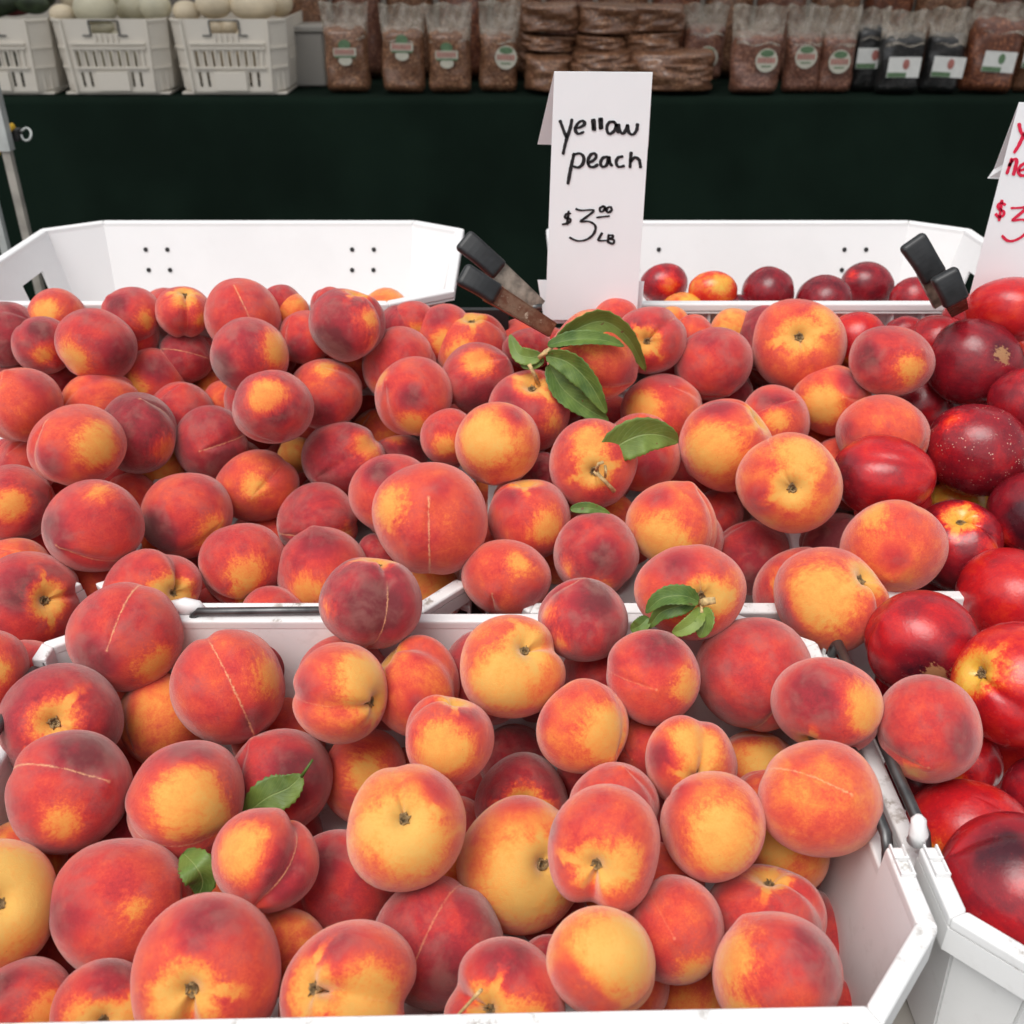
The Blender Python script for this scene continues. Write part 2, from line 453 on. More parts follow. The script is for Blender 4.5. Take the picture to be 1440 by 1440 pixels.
# ------------------------------------------------------------------ every fruit the photograph shows
# kind | centre x y, half width, half height (photo pixels), layer (0 on top, 1 deep) , skin tone (0 yellow .. 1 maroon) | marks | label
FRUIT = '''
p|12 468 46 46 .1 .84||dark maroon peach at the left edge, just below the crate's slotted end
p|80 450 42 41 .5 .48|y:-.35,-.35,.42|peach with a round yellow spot on its shoulder, nearest the crate's slotted end
p|62 487 42 42 .2 .66|y:-.1,.35,.36 d:0,-.6,.4|dark peach with a low orange band, tucked left of a larger red one
p|136 488 54 54 0 .60|y:-.72,.25,.5 d:.6,.3,.5|red peach with a pale yellow left cheek, at the back left of the heap
p|183 442 43 41 .4 .60|y:.45,.25,.3 d:-.4,-.5,.4|rosy peach with a small orange glow, against the back crate's white rim
p|187 475 38 39 .6 .55||plain red peach squeezed between a maroon-shouldered one and a yellow-topped one
p|258 441 38 38 .4 .52|y:.1,-.6,.45 Y:.6,.3,.28 s:.2,-.85 c:.1|peach with a bright yellow crown and a yellow streak down its cleft
p|340 442 54 54 .1 .52|t:-.1,-.75 g:75,1|tall red peach with a pale line from its tip, highest on the back left heap
p|264 502 38 39 .5 .74|t:.75,.15 g:200,1|small dark crimson peach crossed by a slanting orange line
p|352 502 55 54 -.1 .66|y:.78,-.15,.55 d:-.8,.2,.45 c:.02|greyish red peach with a broad yellow right cheek
p|216 540 47 47 .3 .50|d:.25,-.5,.45 y:-.7,.1,.5|peach with an orange flank and a plum coloured scuffed crown
p|140 569 56 48 .5 .40|t:-.95,0 g:-20,0 d:.1,-.8,.2|flat topped salmon orange peach behind the grey maroon one
p|193 607 54 59 .1 .84|y:.62,.55,.42 t:.2,-.8 g:30,.9 k:20|grey maroon peach with a yellow patch on its lower right side
p|256 577 44 44 .6 .58||dull red peach filling the dip beside the grey maroon one
p|297 552 26 28 1.1 .34||small orange peach glimpsed left of an amber red one near the pile's back
p|318 566 33 34 .9 .42||amber red peach half hidden under a yellow cheeked one
p|30 567 55 55 .1 .42|t:-.2,-.9 g:100,.4 d:.6,-.5,.4|salmon peach with a faint seam at the left edge of the picture
p|108 624 67 58 -.1 .46|y:.45,.1,.5 t:-.5,-.7 g:120,1 d:-.6,.3,.3|big bright peach with a white scar curving down its left side
p|40 648 46 42 .8 .52||red peach low between two large ones at the left edge
p|297 625 52 52 .1 .70|t:-.35,.15 g:-10,1 d:.3,.6,.5|crimson peach with a short level scar running to the right
p|385 574 55 56 0 .64|y:-.15,-.35,.5 t:.02,.93 g:200,.2 d:0,.2,.3|crimson peach pointed downward with an orange glow on top
p|362 684 57 51 .1 .43|y:-.1,0,.3 t:-.2,.3 g:-40,.3|glowing orange red peach behind the horizontal seamed one
p|230 658 32 28 1.1 .2||golden peach showing only a sliver under the grey maroon one
p|20 708 60 56 .1 .60|y:0,0,.4 t:.9,-.3 g:130,.4 d:.2,.8,.4|deep red peach cut off by the left edge, above a flat orange one
p|128 741 69 67 -.1 .58|t:-.72,.22 g:40,.9 y:.3,-.72,.25 d:-.8,-.1,.45|large red peach with a cleft on top and a light scar low on its left
p|185 706 40 42 1 .46||shaded orange red peach behind two large peaches on the left
p|266 725 64 61 0 .56|y:.45,.5,.42 d:-.7,.3,.5|red peach with a deep orange crescent on its lower right
p|338 791 60 61 .1 .56|y:.1,.25,.42 Y:0,.75,.3 s:.15,.93 g:180,0 c:.13|peach with a yellow belly and a deep crease at its base
p|200 757 38 40 1.1 .3||ochre peach in shade between three red ones on the left
p|86 535 30 25 1.1 .72||sliver of a maroon peach deep behind the left scarred one
p|489 459 55 54 -.2 .72|y:.55,-.2,.28 Y:.6,.45,.2 s:.35,-.95 g:75,.5 c:.12 d:-.5,.4,.5|grey red peach with a glowing orange cleft, highest at the back middle
p|428 474 40 40 .5 .52|d:-.3,.4,.4|red peach between the orange clefted one and a yellow cheeked one
p|396 430 30 28 1.2 .62||dusky peach peeping over the back left of the heap
p|408 440 27 28 1.0 .26||small golden peach behind the highest red one
p|462 432 28 28 1.5 .6||red peach edge just left of the orange clefted peach's crown
p|563 464 34 34 .8 .76||dark maroon peach right of the orange clefted one
p|582 455 34 32 1.0 .56|y:.1,.3,.3|small dusky peach with a fiery front near the clamp grips
p|628 472 42 44 .6 .50|y:-.1,.2,.4 d:-.2,-.7,.4|brownish peach with an orange seam, left of a blazing red one
p|664 492 54 53 .1 .50|y:-.3,.2,.45 c:.09 s:0,-.9 g:0,0|blazing red and orange peach under the black clamp grips
p|562 515 54 53 .4 .56|y:-.5,.7,.3|dull red peach under the orange clefted one
p|580 557 56 56 0 .52|d:0,0,.28 y:.0,.75,.4 Y:-.8,-.5,.25|round red peach with a grey blur at its centre
p|456 551 51 52 .2 .50|d:-.2,.6,.5 y:.1,-.7,.3|softly mottled orange red peach in the middle of the left heap
p|675 530 52 52 -.05 .60|y:-.05,-.5,.48 d:.1,.7,.6|peach with a yellow top half and a plum coloured lower half
p|522 577 30 28 1.1 .5||hidden red peach in the hollow left of the grey blurred one
p|535 611 44 42 .8 .34||clear orange peach wedged beneath the grey blurred one
p|560 652 44 42 .7 .80|y:0,-.8,.3|brown maroon peach with a yellow rim behind the biggest peach
p|480 647 60 55 .1 .72|y:.65,-.3,.38 t:-.7,.45 g:-30,0 k:20|crimson peach with an orange strip by its shoulder and a pale dimple
p|418 641 30 26 1.1 .16|d:.5,.5,.2|lemon yellow peach showing low between crimson ones
p|632 616 40 41 .4 .54|y:-.2,.3,.4|red backed peach with a yellow front, left of the large golden one
p|698 627 62 61 -.1 .32|y:-.3,-.15,.6 d:.4,-.7,.2|golden yellow peach, the yellowest in the middle of the heap
p|745 580 59 60 .1 .57|s:.05,-.7 g:-60,0 y:.55,.2,.2 d:-.5,-.1,.35|rosy peach with a pale bent stem under the leafy sprig
p|604 728 81 82 -.3 .46|t:0,-.35 g:92,1 y:-.75,-.2,.35 d:.2,-.55,.2|largest orange red speckled peach with a seam down its middle
p|552 698 58 60 .5 .55|y:-.3,.6,.3 d:-.3,-.6,.3|peach overlapped by the largest speckled one, on its left
p|443 736 58 56 .3 .66|t:-.85,.15 g:3,1 y:.7,.3,.2|crimson peach with a thin level seam, above a peaked one
p|452 799 64 63 0 .60|y:-.4,.5,.42 t:-.1,-.95 g:90,0 d:.0,-.7,.4|peaked peach with a broad yellow band on its lower left
p|744 732 60 60 .1 .50|y:.4,.15,.36 d:-.5,-.6,.3 s:-.1,-.95 g:180,0|red peach with one yellow stripe, above the rim between the crates
p|712 812 63 55 -.05 .47|t:-.35,.4 g:100,1 y:.3,-.4,.3 d:.7,.5,.3|speckled orange red peach resting on the crate rim right of the gap
p|763 668 32 34 1 .8||dark shaded peach below the rosy stemmed one
p|683 760 32 34 1.2 .5||thin sliver of peach right of the largest one
p|838 503 67 67 .05 .42|y:-.2,-.6,.4 t:.92,.5 g:200,.5 d:.75,.4,.3|bright orange red peach half covered by the long green leaves
p|745 492 38 30 .8 .66||dark red peach behind the leafy sprig and the clamp jaw
p|865 455 36 36 .8 .5||red peach leaning against the foot of the tall white sign
p|916 478 50 49 .2 .58|s:-.15,.05 g:-45,.6 d:-.6,-.3,.3|pink red peach showing its stem scar and a slanting cleft, beside the sign
p|945 452 24 20 1.3 .25||orange peach sliver beneath the far white crate's rim
p|973 470 30 30 1.0 .44||dull orange peach right of the stem scarred pink one
p|1030 464 32 30 1.0 .24|d:.1,.6,.3 Y:-.4,0,.3|small yellow peach with a red smudge under the far crate's ribs
p|1004 513 54 54 .1 .60|t:.5,.78 g:190,.7|evenly rosy round peach with a tiny tip at lower right
p|930 580 58 57 .15 .44|y:-.5,-.05,.5 d:.1,-.9,.3|peach that is lemon yellow on its left and red on its right, below the sprig
p|900 633 57 57 .5 .42|d:.3,.3,.4 t:0,-.9|orange peach mostly hidden behind the single broad leaf
p|834 653 62 62 -.05 .54|y:-.1,-.5,.45 s:.05,.18 g:70,0 c:.03|orange topped peach with a broken twig at its centre
p|1018 628 67 68 -.05 .42|y:-.25,.1,.6 d:-.2,-.85,.4 s:.8,-.75 g:200,0|big peach with a golden cheek and a grey purple crown
p|1120 488 67 65 -.1 .42|s:.04,-.27 g:70,.6 Y:.5,-.7,.3 c:.06|large pinkish peach showing its stem scar in a star of yellow, near the far crate
p|1075 478 42 48 .6 .84||grey maroon peach hiding behind the star marked one
p|1092 592 50 52 .3 .50|y:0,-.1,.32 d:-.2,-.6,.4|peach with a tongue of yellow, below the star marked one
p|1111 678 72 68 -.15 .33|s:.07,.13 g:-125,.7 d:-.5,.4,.3 Y:.1,-.6,.4 c:.03|flattened yellow peach with a ringed stem scar and a wide yellow streak
p|837 781 62 61 0 .64|y:.2,.75,.28 Y:-.7,.35,.2 d:.2,0,.35|plum red peach with an orange lower edge, above the small dusky one
p|948 735 65 64 0 .38|g:85,1 t:.3,-.92 y:-.3,.5,.6 d:-.4,-.6,.25|orange peach with a corky seam down its right side
p|1060 782 56 56 .3 .70|d:.2,.6,.4|plain crimson peach between two large golden ones on the right
p|1010 722 36 38 1 .60||red peach in shade right of the corky seamed one
p|860 722 32 28 1 .36||orange brown peach under the broken twig one
p|1172 562 52 50 .5 .40|y:-.3,.2,.6 d:.4,-.6,.5|olive yellow peach with a maroon shoulder in the hollow at right
n|1205 480 42 40 .7 .44|y:-.3,.8,.4|shiny red nectarine with a yellow base behind two peaches
p|1256 506 58 51 -.1 .58|y:.45,.15,.36 Y:.55,.6,.2 d:-.7,0,.4 c:.02|smooth greyish peach with a curved orange band, beside the scarred nectarine
p|1241 613 64 57 .05 .42|d:-.8,.1,.3 Y:-.7,.5,.2|broad orange red peach directly above the glossiest nectarine
p|1150 622 28 24 1.2 .42||bit of orange peach below the olive yellow one
p|1178 652 42 40 .8 .44||orange peach corner left of the glossiest nectarine
n|1245 668 70 58 -.1 .48|d:-.8,.3,.5 c:.03|glossiest bright red nectarine, wider than tall
p|1255 772 70 68 -.25 .38|d:.1,.2,.25 Y:-.5,-.6,.3 c:.02|large plain orange peach bordering the nectarines
p|1175 770 56 50 .6 .82|d:0,0,.6|dull brown peach behind the plain orange one
n|1372 510 64 60 -.05 .72|r:.55,-.25,.16 c:.03|maroon nectarine with a jagged tan scar
n|1372 630 71 64 -.15 .66|g:180,1 y:-.6,-.5,.2 c:.03|purple red nectarine covered in white specks
n|1344 772 62 66 .2 .64|s:-.05,-.72 y:-.05,-.7,.38 Y:.75,-.1,.3 c:.1|dark nectarine with a yellow hollow around its stem
n|1426 436 61 46 -.1 .42||scarlet nectarine at the foot of the red lettered sign
n|1365 450 42 38 .6 .50|y:-.6,.5,.3|red nectarine beneath the right clamp's grips
n|1320 482 44 40 .7 .50||flat red nectarine behind the one with the tan scar
n|1272 470 30 24 1.1 .56||sliver of red nectarine under the far crate's dark slot
n|1290 572 46 48 .8 .66||dark speckled nectarine in shade left of the tan scarred one
n|1452 570 56 52 .2 .64||crimson nectarine cut by the right edge, above the mid height
n|1452 722 63 62 .1 .70|d:.0,.2,.5 y:-.5,.7,.25|deep red nectarine cut by the right edge, darkest on its face
n|1350 706 40 32 1 .06|d:0,.9,.2|yellow green nectarine glimpsed under the white specked one
n|1312 606 30 32 1.1 .5||red nectarine sliver left of the white specked one
n|934 402 33 30 F .62|y:.25,-.1,.42|dark nectarine with an orange face, first one right of the sign in the far crate
n|1005 410 34 30 F .22|y:.3,-.4,.5 d:-.6,.3,.2|greenish gold nectarine in the far crate
n|962 444 34 34 F .08||flat yellow nectarine top between two taller ones in the far crate
n|1080 413 37 37 F .74||round maroon nectarine in the middle of the far crate
n|1157 426 39 39 F .76||wide low maroon nectarine in the far crate
n|1220 405 37 37 F .76|y:-.6,-.4,.15|tallest maroon nectarine in the far crate
n|1286 424 34 34 F .66|y:.3,.6,.3|nectarine beside the right clamp in the far crate
n|1040 436 22 22 F .84||small dark nectarine top between the gold and round maroon ones
p|544 440 36 35 F .22||orange peach barely above the far left crate's front rim
p|232 442 38 36 F .56||peach crown behind the yellow crowned one in the far left crate
p|35 850 73 71 .05 .60|s:.45,.03 g:5,0 d:.0,-.3,.4 c:.07|maroon red peach with a dry stem and yellow streaks above and below it
p|22 798 50 43 .6 .36||flat orange peach at the left edge behind the streaked stem one
p|212 829 67 59 .2 .54|y:.3,.1,.38 Y:.6,.2,.25 s:.55,.2 g:-60,0 c:.16|peach with a deep yellow cleft, caught behind the crate rim
p|177 897 79 74 -.9 .56|t:-.38,.15 g:-60,1 y:.45,.7,.4 d:-.7,.3,.45|large red peach sitting on the rim corner with a pale seam to its tip
p|-22 948 60 63 0 .50|y:.3,0,.3|red peach slice at the left edge, below the streaked stem one
p|305 862 40 40 1 .55||red peach just behind the crate's dark rod
p|385 868 46 46 1 .55||second red peach behind the dark rod, right of the first
p|84 1016 85 83 .1 .72|s:-.1,-.03 g:50,0 y:-.5,.8,.3 c:.05|flat maroon peach with a zigzag yellow streak over its stem
p|325 970 82 81 -.1 .50|t:.25,.85 g:-105,1 y:.7,-.1,.35 d:.3,.7,.3|big bright red peach with a long curved scar on its left
p|228 1016 62 66 .5 .30|d:0,-.9,.2|plain deep orange peach between three big ones
p|355 928 58 50 .6 .80||brownish peach behind the big bright red one near the rim
p|104 1109 86 82 -.1 .60|t:.52,.08 g:218,1 y:-.3,.5,.3 d:.4,-.6,.55|large peach with a white seam and a grey brown upper right
p|266 1124 84 84 -.15 .50|y:.05,.05,.62 d:.2,-.85,.4 t:.8,.5 g:190,.8 Y:.4,.5,.3|peach with a large yellow face and a brown dot on its crown
p|392 1096 76 76 .3 .66|d:.4,.0,.5|dark rose peach with a serrated leaf lying on it
p|521 849 71 69 -1.0 .74|c:.08 g:100,.9 s:.25,-.97 y:-.85,0,.15 d:.1,.1,.5|dusty plum peach perched on the white crate rim
p|476 976 69 71 0 .40|s:.78,.3 g:190,.3 y:.6,-.2,.6 d:-.7,-.2,.3 c:.08|peach with a crimson left side and a yellow right end with its stem hollow
p|588 968 62 70 .4 .42|s:-.7,-.75 g:30,0 d:0,.3,.2 c:.1|orange peach with a dark edged stem hollow at its top left
p|716 942 73 75 0 .32|s:.38,-.45 g:-20,.2 y:-.1,.2,.6 c:.1|pale gold peach with a curled stem hollow, against the rim's inner wall
p|630 1043 65 65 -.1 .46|y:-.1,.15,.6 s:.2,-.93 g:180,.2 d:.4,-.6,.3 c:.1|peach with an amber face and a cleft on top, above the pale stemmed one
p|515 1094 62 65 .5 .44|y:0,-.1,.4 d:.3,.8,.4|orange centred peach deep between four larger ones
p|722 1066 52 50 .8 .78||dark crimson peach in the shadow below the pale gold one
p|610 822 36 36 1 .18||golden peach low behind the rim, under the largest speckled one
p|530 780 28 30 1.1 .7||dark peach sliver above the dusty plum one
p|820 869 64 62 -1.2 .70|y:-.85,-.1,.25 Y:-.5,.55,.2 g:165,.8 t:.0,-.9 d:.3,-.6,.5 c:.07|small dusky red peach straddling the rim, orange along its cleft
p|918 953 65 67 -.3 .54|y:.8,.1,.4 d:.1,-.7,.5 t:.1,.25|round peach with a purple crown and orange right edge, below the leaf tuft
p|970 830 75 67 -.7 .44|s:.28,.12 g:-100,0 d:-.35,-.45,.3 y:.6,.1,.3 c:.04|peach wearing a tuft of young leaves at its stem
p|1062 951 82 83 -.2 .60|g:92,1 t:.47,.35|large dusty crimson peach with a cracked seam on its right
p|821 1026 67 66 .1 .38|y:.55,.1,.62 d:-.8,-.2,.2|peach half pink and half clear yellow, in the middle of the front crate
p|969 1070 64 64 .1 .42|s:.25,.4 y:.15,-.4,.55 g:-85,0 d:-.6,.0,.3 c:.09|peach with a deep yellow groove down to its stem
p|906 1056 46 46 .9 .46||red brown peach in the dark gap below the purple crowned one
p|1068 1080 60 56 .8 .30|y:.1,-.2,.5 d:-.5,.5,.25|bright yellow and orange peach under the large dusty crimson one
p|1072 1124 40 44 .9 .40|d:.2,-.4,.3|small shaded orange peach left of the big orange seamed one
p|732 1130 68 68 .15 .74|s:.08,0 g:90,0 Y:.9,.5,.2 c:.05|maroon peach with a small yellow cross at its stem
p|866 1129 62 61 .3 .50|t:.1,-.8 g:20,.3 d:.5,0,.25|reddish orange peach behind the pink stemmed one
p|1000 1156 76 76 -.15 .36|y:.3,.2,.6 g:200,.5 t:-.7,-.5 d:-.7,-.5,.25|glowing amber peach right of the pink stemmed one
p|1164 846 80 74 -.5 .40|y:-.1,-.1,.6 s:.62,-.62 g:45,0 d:-.7,.3,.3 c:.12|very large peach with a golden face and a notch at its upper right
p|1120 836 60 66 .2 .52|y:-.3,-.1,.3 g:-60,0 d:-.6,.5,.3|peach just behind the notched one, showing its freckled left side
p|1163 988 78 71 -.35 .55|y:.72,-.1,.5 d:-.3,.0,.5 s:-.15,.93 g:0,0 c:.08|peach split between dark red and a clear yellow right side
p|1306 1030 72 76 -.4 .57|t:.15,.62 g:170,.3 d:.7,0,.4 Y:-.1,.85,.25 c:.05|dusty pink peach lying alone among the nectarines
p|1155 1124 86 83 -.35 .36|t:.45,-.2 g:190,.8 c:.02|big orange peach with a fine seam, at the crate's right side
n|1290 902 76 72 -.1 .52|g:150,.5 d:.2,.5,.5 r:.45,.55,.2 c:.05|crimson nectarine with a whitish bloom and a brown scuff
n|1422 845 79 70 -.15 .44|s:.6,-.9 g:100,0 c:.04|scarlet nectarine with a soft highlight, touching the right edge
n|1432 966 88 84 -.2 .42|s:-.68,-.03 y:-.8,.1,.35 Y:-.2,-.2,.2 g:20,0 c:.06|red orange nectarine with its stem scar facing left
n|1362 1072 44 46 .8 .52|y:-.2,.6,.3 Y:0,-.1,.2|small nectarine wedged right of the dusty pink peach
n|1365 1172 90 76 .2 .46|y:-.5,.6,.36 d:.6,-.2,.2|wide red nectarine with an orange lower left, behind the front one
n|1456 1112 44 50 .8 .66||dark nectarine in shade at the right edge
n|1422 1250 104 104 -.3 .58|d:-.3,-.5,.4|largest wine red nectarine, nearest the front at the right edge
n|1290 1100 46 44 1 .74||shadowed nectarine under the dusty pink peach
p|-10 1276 91 90 -.1 .22|s:.1,-.02 g:200,0 y:.4,0,.8 c:.07|pale yellow green peach with a woody stem, cut by the left edge
p|30 1216 66 62 .5 .28|d:.3,.6,.2|dull orange yellow peach above the pale green one
p|100 1232 44 46 .9 .46||red orange peach in the gap left of the roundest red one
p|175 1272 97 94 -.1 .52|d:-.8,-.2,.35 y:.1,.1,.15|very large even red peach in the lower left
p|185 1168 54 44 .9 .72||dark crimson peach wedged above the very large even red one
p|372 1212 71 75 -.25 .50|y:-.45,-.3,.55 d:.4,.4,.62 t:-.45,.8 g:-45,1 c:.11|two tone peach, orange and violet, split by a corky seam
p|296 1364 103 104 -.3 .46|s:-.36,.2 g:110,0 d:.1,-.6,.35 Y:-.7,.25,.25 c:.14|huge pink peach with a stem in a deep fold and yellow streaks
p|28 1420 70 71 .1 .62|y:.4,.3,.42 d:-.2,-.7,.3|maroon peach with a broad amber stripe in the bottom left corner
p|152 1425 72 76 0 .50|s:-.13,.12 d:.3,-.6,.5 y:.5,.2,.4 Y:-.5,-.2,.3 g:80,0 c:.06|peach with a fuzzy grey stem pit at the bottom, left of the huge one
p|302 1272 46 44 .9 .30||orange peach peeping out below the hidden leaf
p|571 1161 84 86 -.25 .28|s:-.03,-.13 g:-95,.1 d:.6,-.55,.3 y:.1,.35,.5 Y:-.6,0,.3 c:.06|pale yellow peach with a knobbly brown stem at its centre
p|732 1216 90 91 -.15 .24|s:.42,0 g:-10,0 y:.05,.3,.6 d:0,-.9,.3 c:.09|large yellow peach with its stem hollow on the right
p|474 1246 80 80 .3 .62|d:-.2,-.5,.3|matt crimson peach lying between the yellow stemmed and the two tone ones
p|615 1328 92 90 .15 .68|g:-60,.5 t:-.45,.4 d:.3,.6,.4|dark glowing crimson peach in the front middle
p|494 1398 98 97 -.2 .42|s:-.62,-.2 g:20,.2 y:.25,.3,.6 d:-.2,-.7,.35 c:.16|peach with a big amber face and a fold at its left
p|402 1342 60 60 .7 .28||golden peach between the huge pink one and the folded amber one
p|712 1412 86 82 0 .52|s:-.35,.1 y:.3,.3,.4 d:0,-.7,.4 g:200,0 c:.14|peach with a straw coloured twig in its fold, at the bottom edge
p|645 1168 46 50 .8 .56||red peach edge between the two yellow stemmed ones
p|632 1236 44 36 1 .26||dull yellow peach in shade between the two yellow stemmed ones
p|655 1108 34 32 1 .6||shaded peach below the amber faced cleft one
p|852 1190 80 87 -.4 .45|s:-.18,.38 g:100,0 d:-.9,-.2,.2 c:.13 Y:.3,.3,.3|pink peach showing its stem and a white streak, in the front centre
p|848 1356 78 78 -.3 .22|y:.3,-.3,.72 d:-.5,.6,.6 c:.03|butter yellow peach with a rosy lower left cheek
p|880 1372 60 70 .3 .44|d:-.2,.2,.2|orange red peach half behind the butter yellow one
p|948 1310 71 73 -.05 .50|t:.02,.12 g:-130,.2 y:.5,.7,.4 d:-.4,.8,.3|red peach pointing its pale tip straight forward
p|930 1250 63 62 .4 .46|t:0,0 g:0,0|coral peach behind the pink stemmed one on its right
p|1078 1300 83 80 .25 .58|s:-.1,-.85 g:10,0 c:.09|wide rose red peach behind the front right one
p|1088 1366 89 87 -.2 .50|y:-.75,0,.5 Y:-.3,.8,.4 d:.6,-.5,.5 c:.02|front right peach, orange on the left and grey brown at upper right
p|1112 1194 58 56 .7 .26|y:-.3,0,.5|ochre yellow peach under the big orange seamed one
p|968 1408 62 58 1 .3||shadowed ochre peach at the bottom, left of the front right one
p|778 1292 52 50 .9 .62||shadowed red peach below the large yellow one
p|770 1352 34 36 1.1 .66||dark peach between the twig one and the butter yellow one
p|1182 1412 34 34 1.3 .6||red peach sliver against the front crate's inner side
p|838 1272 36 32 .9 .32||orange sliver of peach under the pink stemmed one
p|60 1345 60 56 1.1 .6||dark peach in the gap above the maroon amber striped one
'''

def zsurf(y):
    if y < 866:
        return float(np.interp(y, [380, 430, 500, 600, 700, 780, 866], [1.17, 1.13, 1.10, 1.05, 1.00, .97, .955]))
    return float(np.interp(y, [866, 900, 1000, 1100, 1200, 1300, 1440], [.87, .86, .80, .757, .72, .688, .658]))

class Fr: pass
fruits = []
for i, line in enumerate(FRUIT.strip().split('\n')):
    kind, nums, spec, label = line.split('|')
    a = nums.split()
    f = Fr()
    f.kind = {'p': 'peach', 'n': 'nectarine'}[kind]
    f.x, f.y, f.rx, f.ry = [float(v) for v in a[:4]]
    f.base = float(a[5]); f.label = label; f.i = i; f.far = a[4] == 'F'; f.fill = False
    f.layer = 0.0 if f.far else float(a[4])
    f.spec = {}
    for tok in spec.split():
        k, v = tok.split(':'); f.spec[k] = [float(q) for q in v.split(',')]
    f.rpx = math.sqrt(f.rx * f.ry)
    if f.far:
        f.z = 1.42 if f.y < 408 else 1.36
    else:
        f.z = zsurf(f.y) + 0.06 * f.layer
        if f.y < 900 and f.layer <= -.5: f.z = 0.865
    f.key = f.z
    fruits.append(f)

def pos(f): return at(f.x, f.y, f.z)
def rad(f): return f.rpx / FPX * f.z

order = [f for f in fruits if not f.far]
for it in range(110):
    moved = 0
    P_ = [np.array(pos(f)) for f in order]; R_ = [rad(f) for f in order]
    C_ = np.array(P_); RR = np.array(R_)
    D = np.linalg.norm(C_[:, None, :] - C_[None, :, :], axis=2)
    need = 0.93 * (RR[:, None] + RR[None, :])
    ii, jj = np.where(np.triu(D < need, 1))
    for a_, b_ in zip(ii, jj):
        fa, fb = order[a_], order[b_]
        front, back = (fa, fb) if fa.key < fb.key else (fb, fa)
        push = min(0.006, (need[a_, b_] - D[a_, b_]) * 0.5)
        back.z += push * 0.8
        if front.layer > -.6: front.z -= push * (0.6 if getattr(back, 'cap', False) else 0.12)
        moved += 1
    for f in order:
        if f.y < 560 and f.layer > -.9:
            zc = 1.157 / (ray(f.x, f.y).y + f.rpx / FPX); f.cap = f.z >= zc - .001; f.z = min(f.z, zc)
    if not moved: break

# more fruit lies under the visible ones, glimpsed in the gaps
rng = random.Random(11)
fill = []
def try_fill(x, y, kind, dz):
    f = Fr()
    f.kind = kind; f.x = x + rng.uniform(-12, 12); f.y = y + rng.uniform(-10, 10)
    f.z = zsurf(f.y if not (850 < f.y < 880) else 880) + dz
    R = rng.uniform(.039, .042)
    f.rx = f.ry = f.rpx = R * FPX / f.z
    f.layer = 2; f.base = rng.uniform(.35, .75); f.spec = {}; f.far = False; f.fill = True
    for t_ in range(14):
        p = np.array(pos(f)); r = rad(f)
        dmin = min(np.linalg.norm(p - np.array(pos(g))) - .90 * (r + rad(g)) for g in order + fill)
        if dmin > 0: break
        f.z += .008; f.rx = f.ry = f.rpx = R * FPX / f.z
    else:
        return
    f.label = ('shadowed nectarine low in its crate, glimpsed only through gaps' if kind == 'nectarine'
               else 'shadowed peach low in the pile, glimpsed only through gaps between brighter fruit')
    fill.append(f)
for dz, sh in ((.07, 0), (.125, 28)):
    for yy in list(range(500, 850, 54)) + list(range(960, 1430, 74)):
        sp = 58 if yy < 850 else 74
        x = 30 + sh
        while x < 1445:
            if yy < 850:
                if not (648 < x < 690): try_fill(x, yy, 'nectarine' if x > 1235 else 'peach', dz)
            else:
                lim = 1195 + (yy - 900) * .2
                if x < lim - 45 - (60 if yy > 1150 else 0): try_fill(x, yy, 'peach', dz)
                elif x > lim + 60: try_fill(x, yy, 'nectarine', dz)
            x += sp
for k, f in enumerate(fill): f.i = 1000 + k

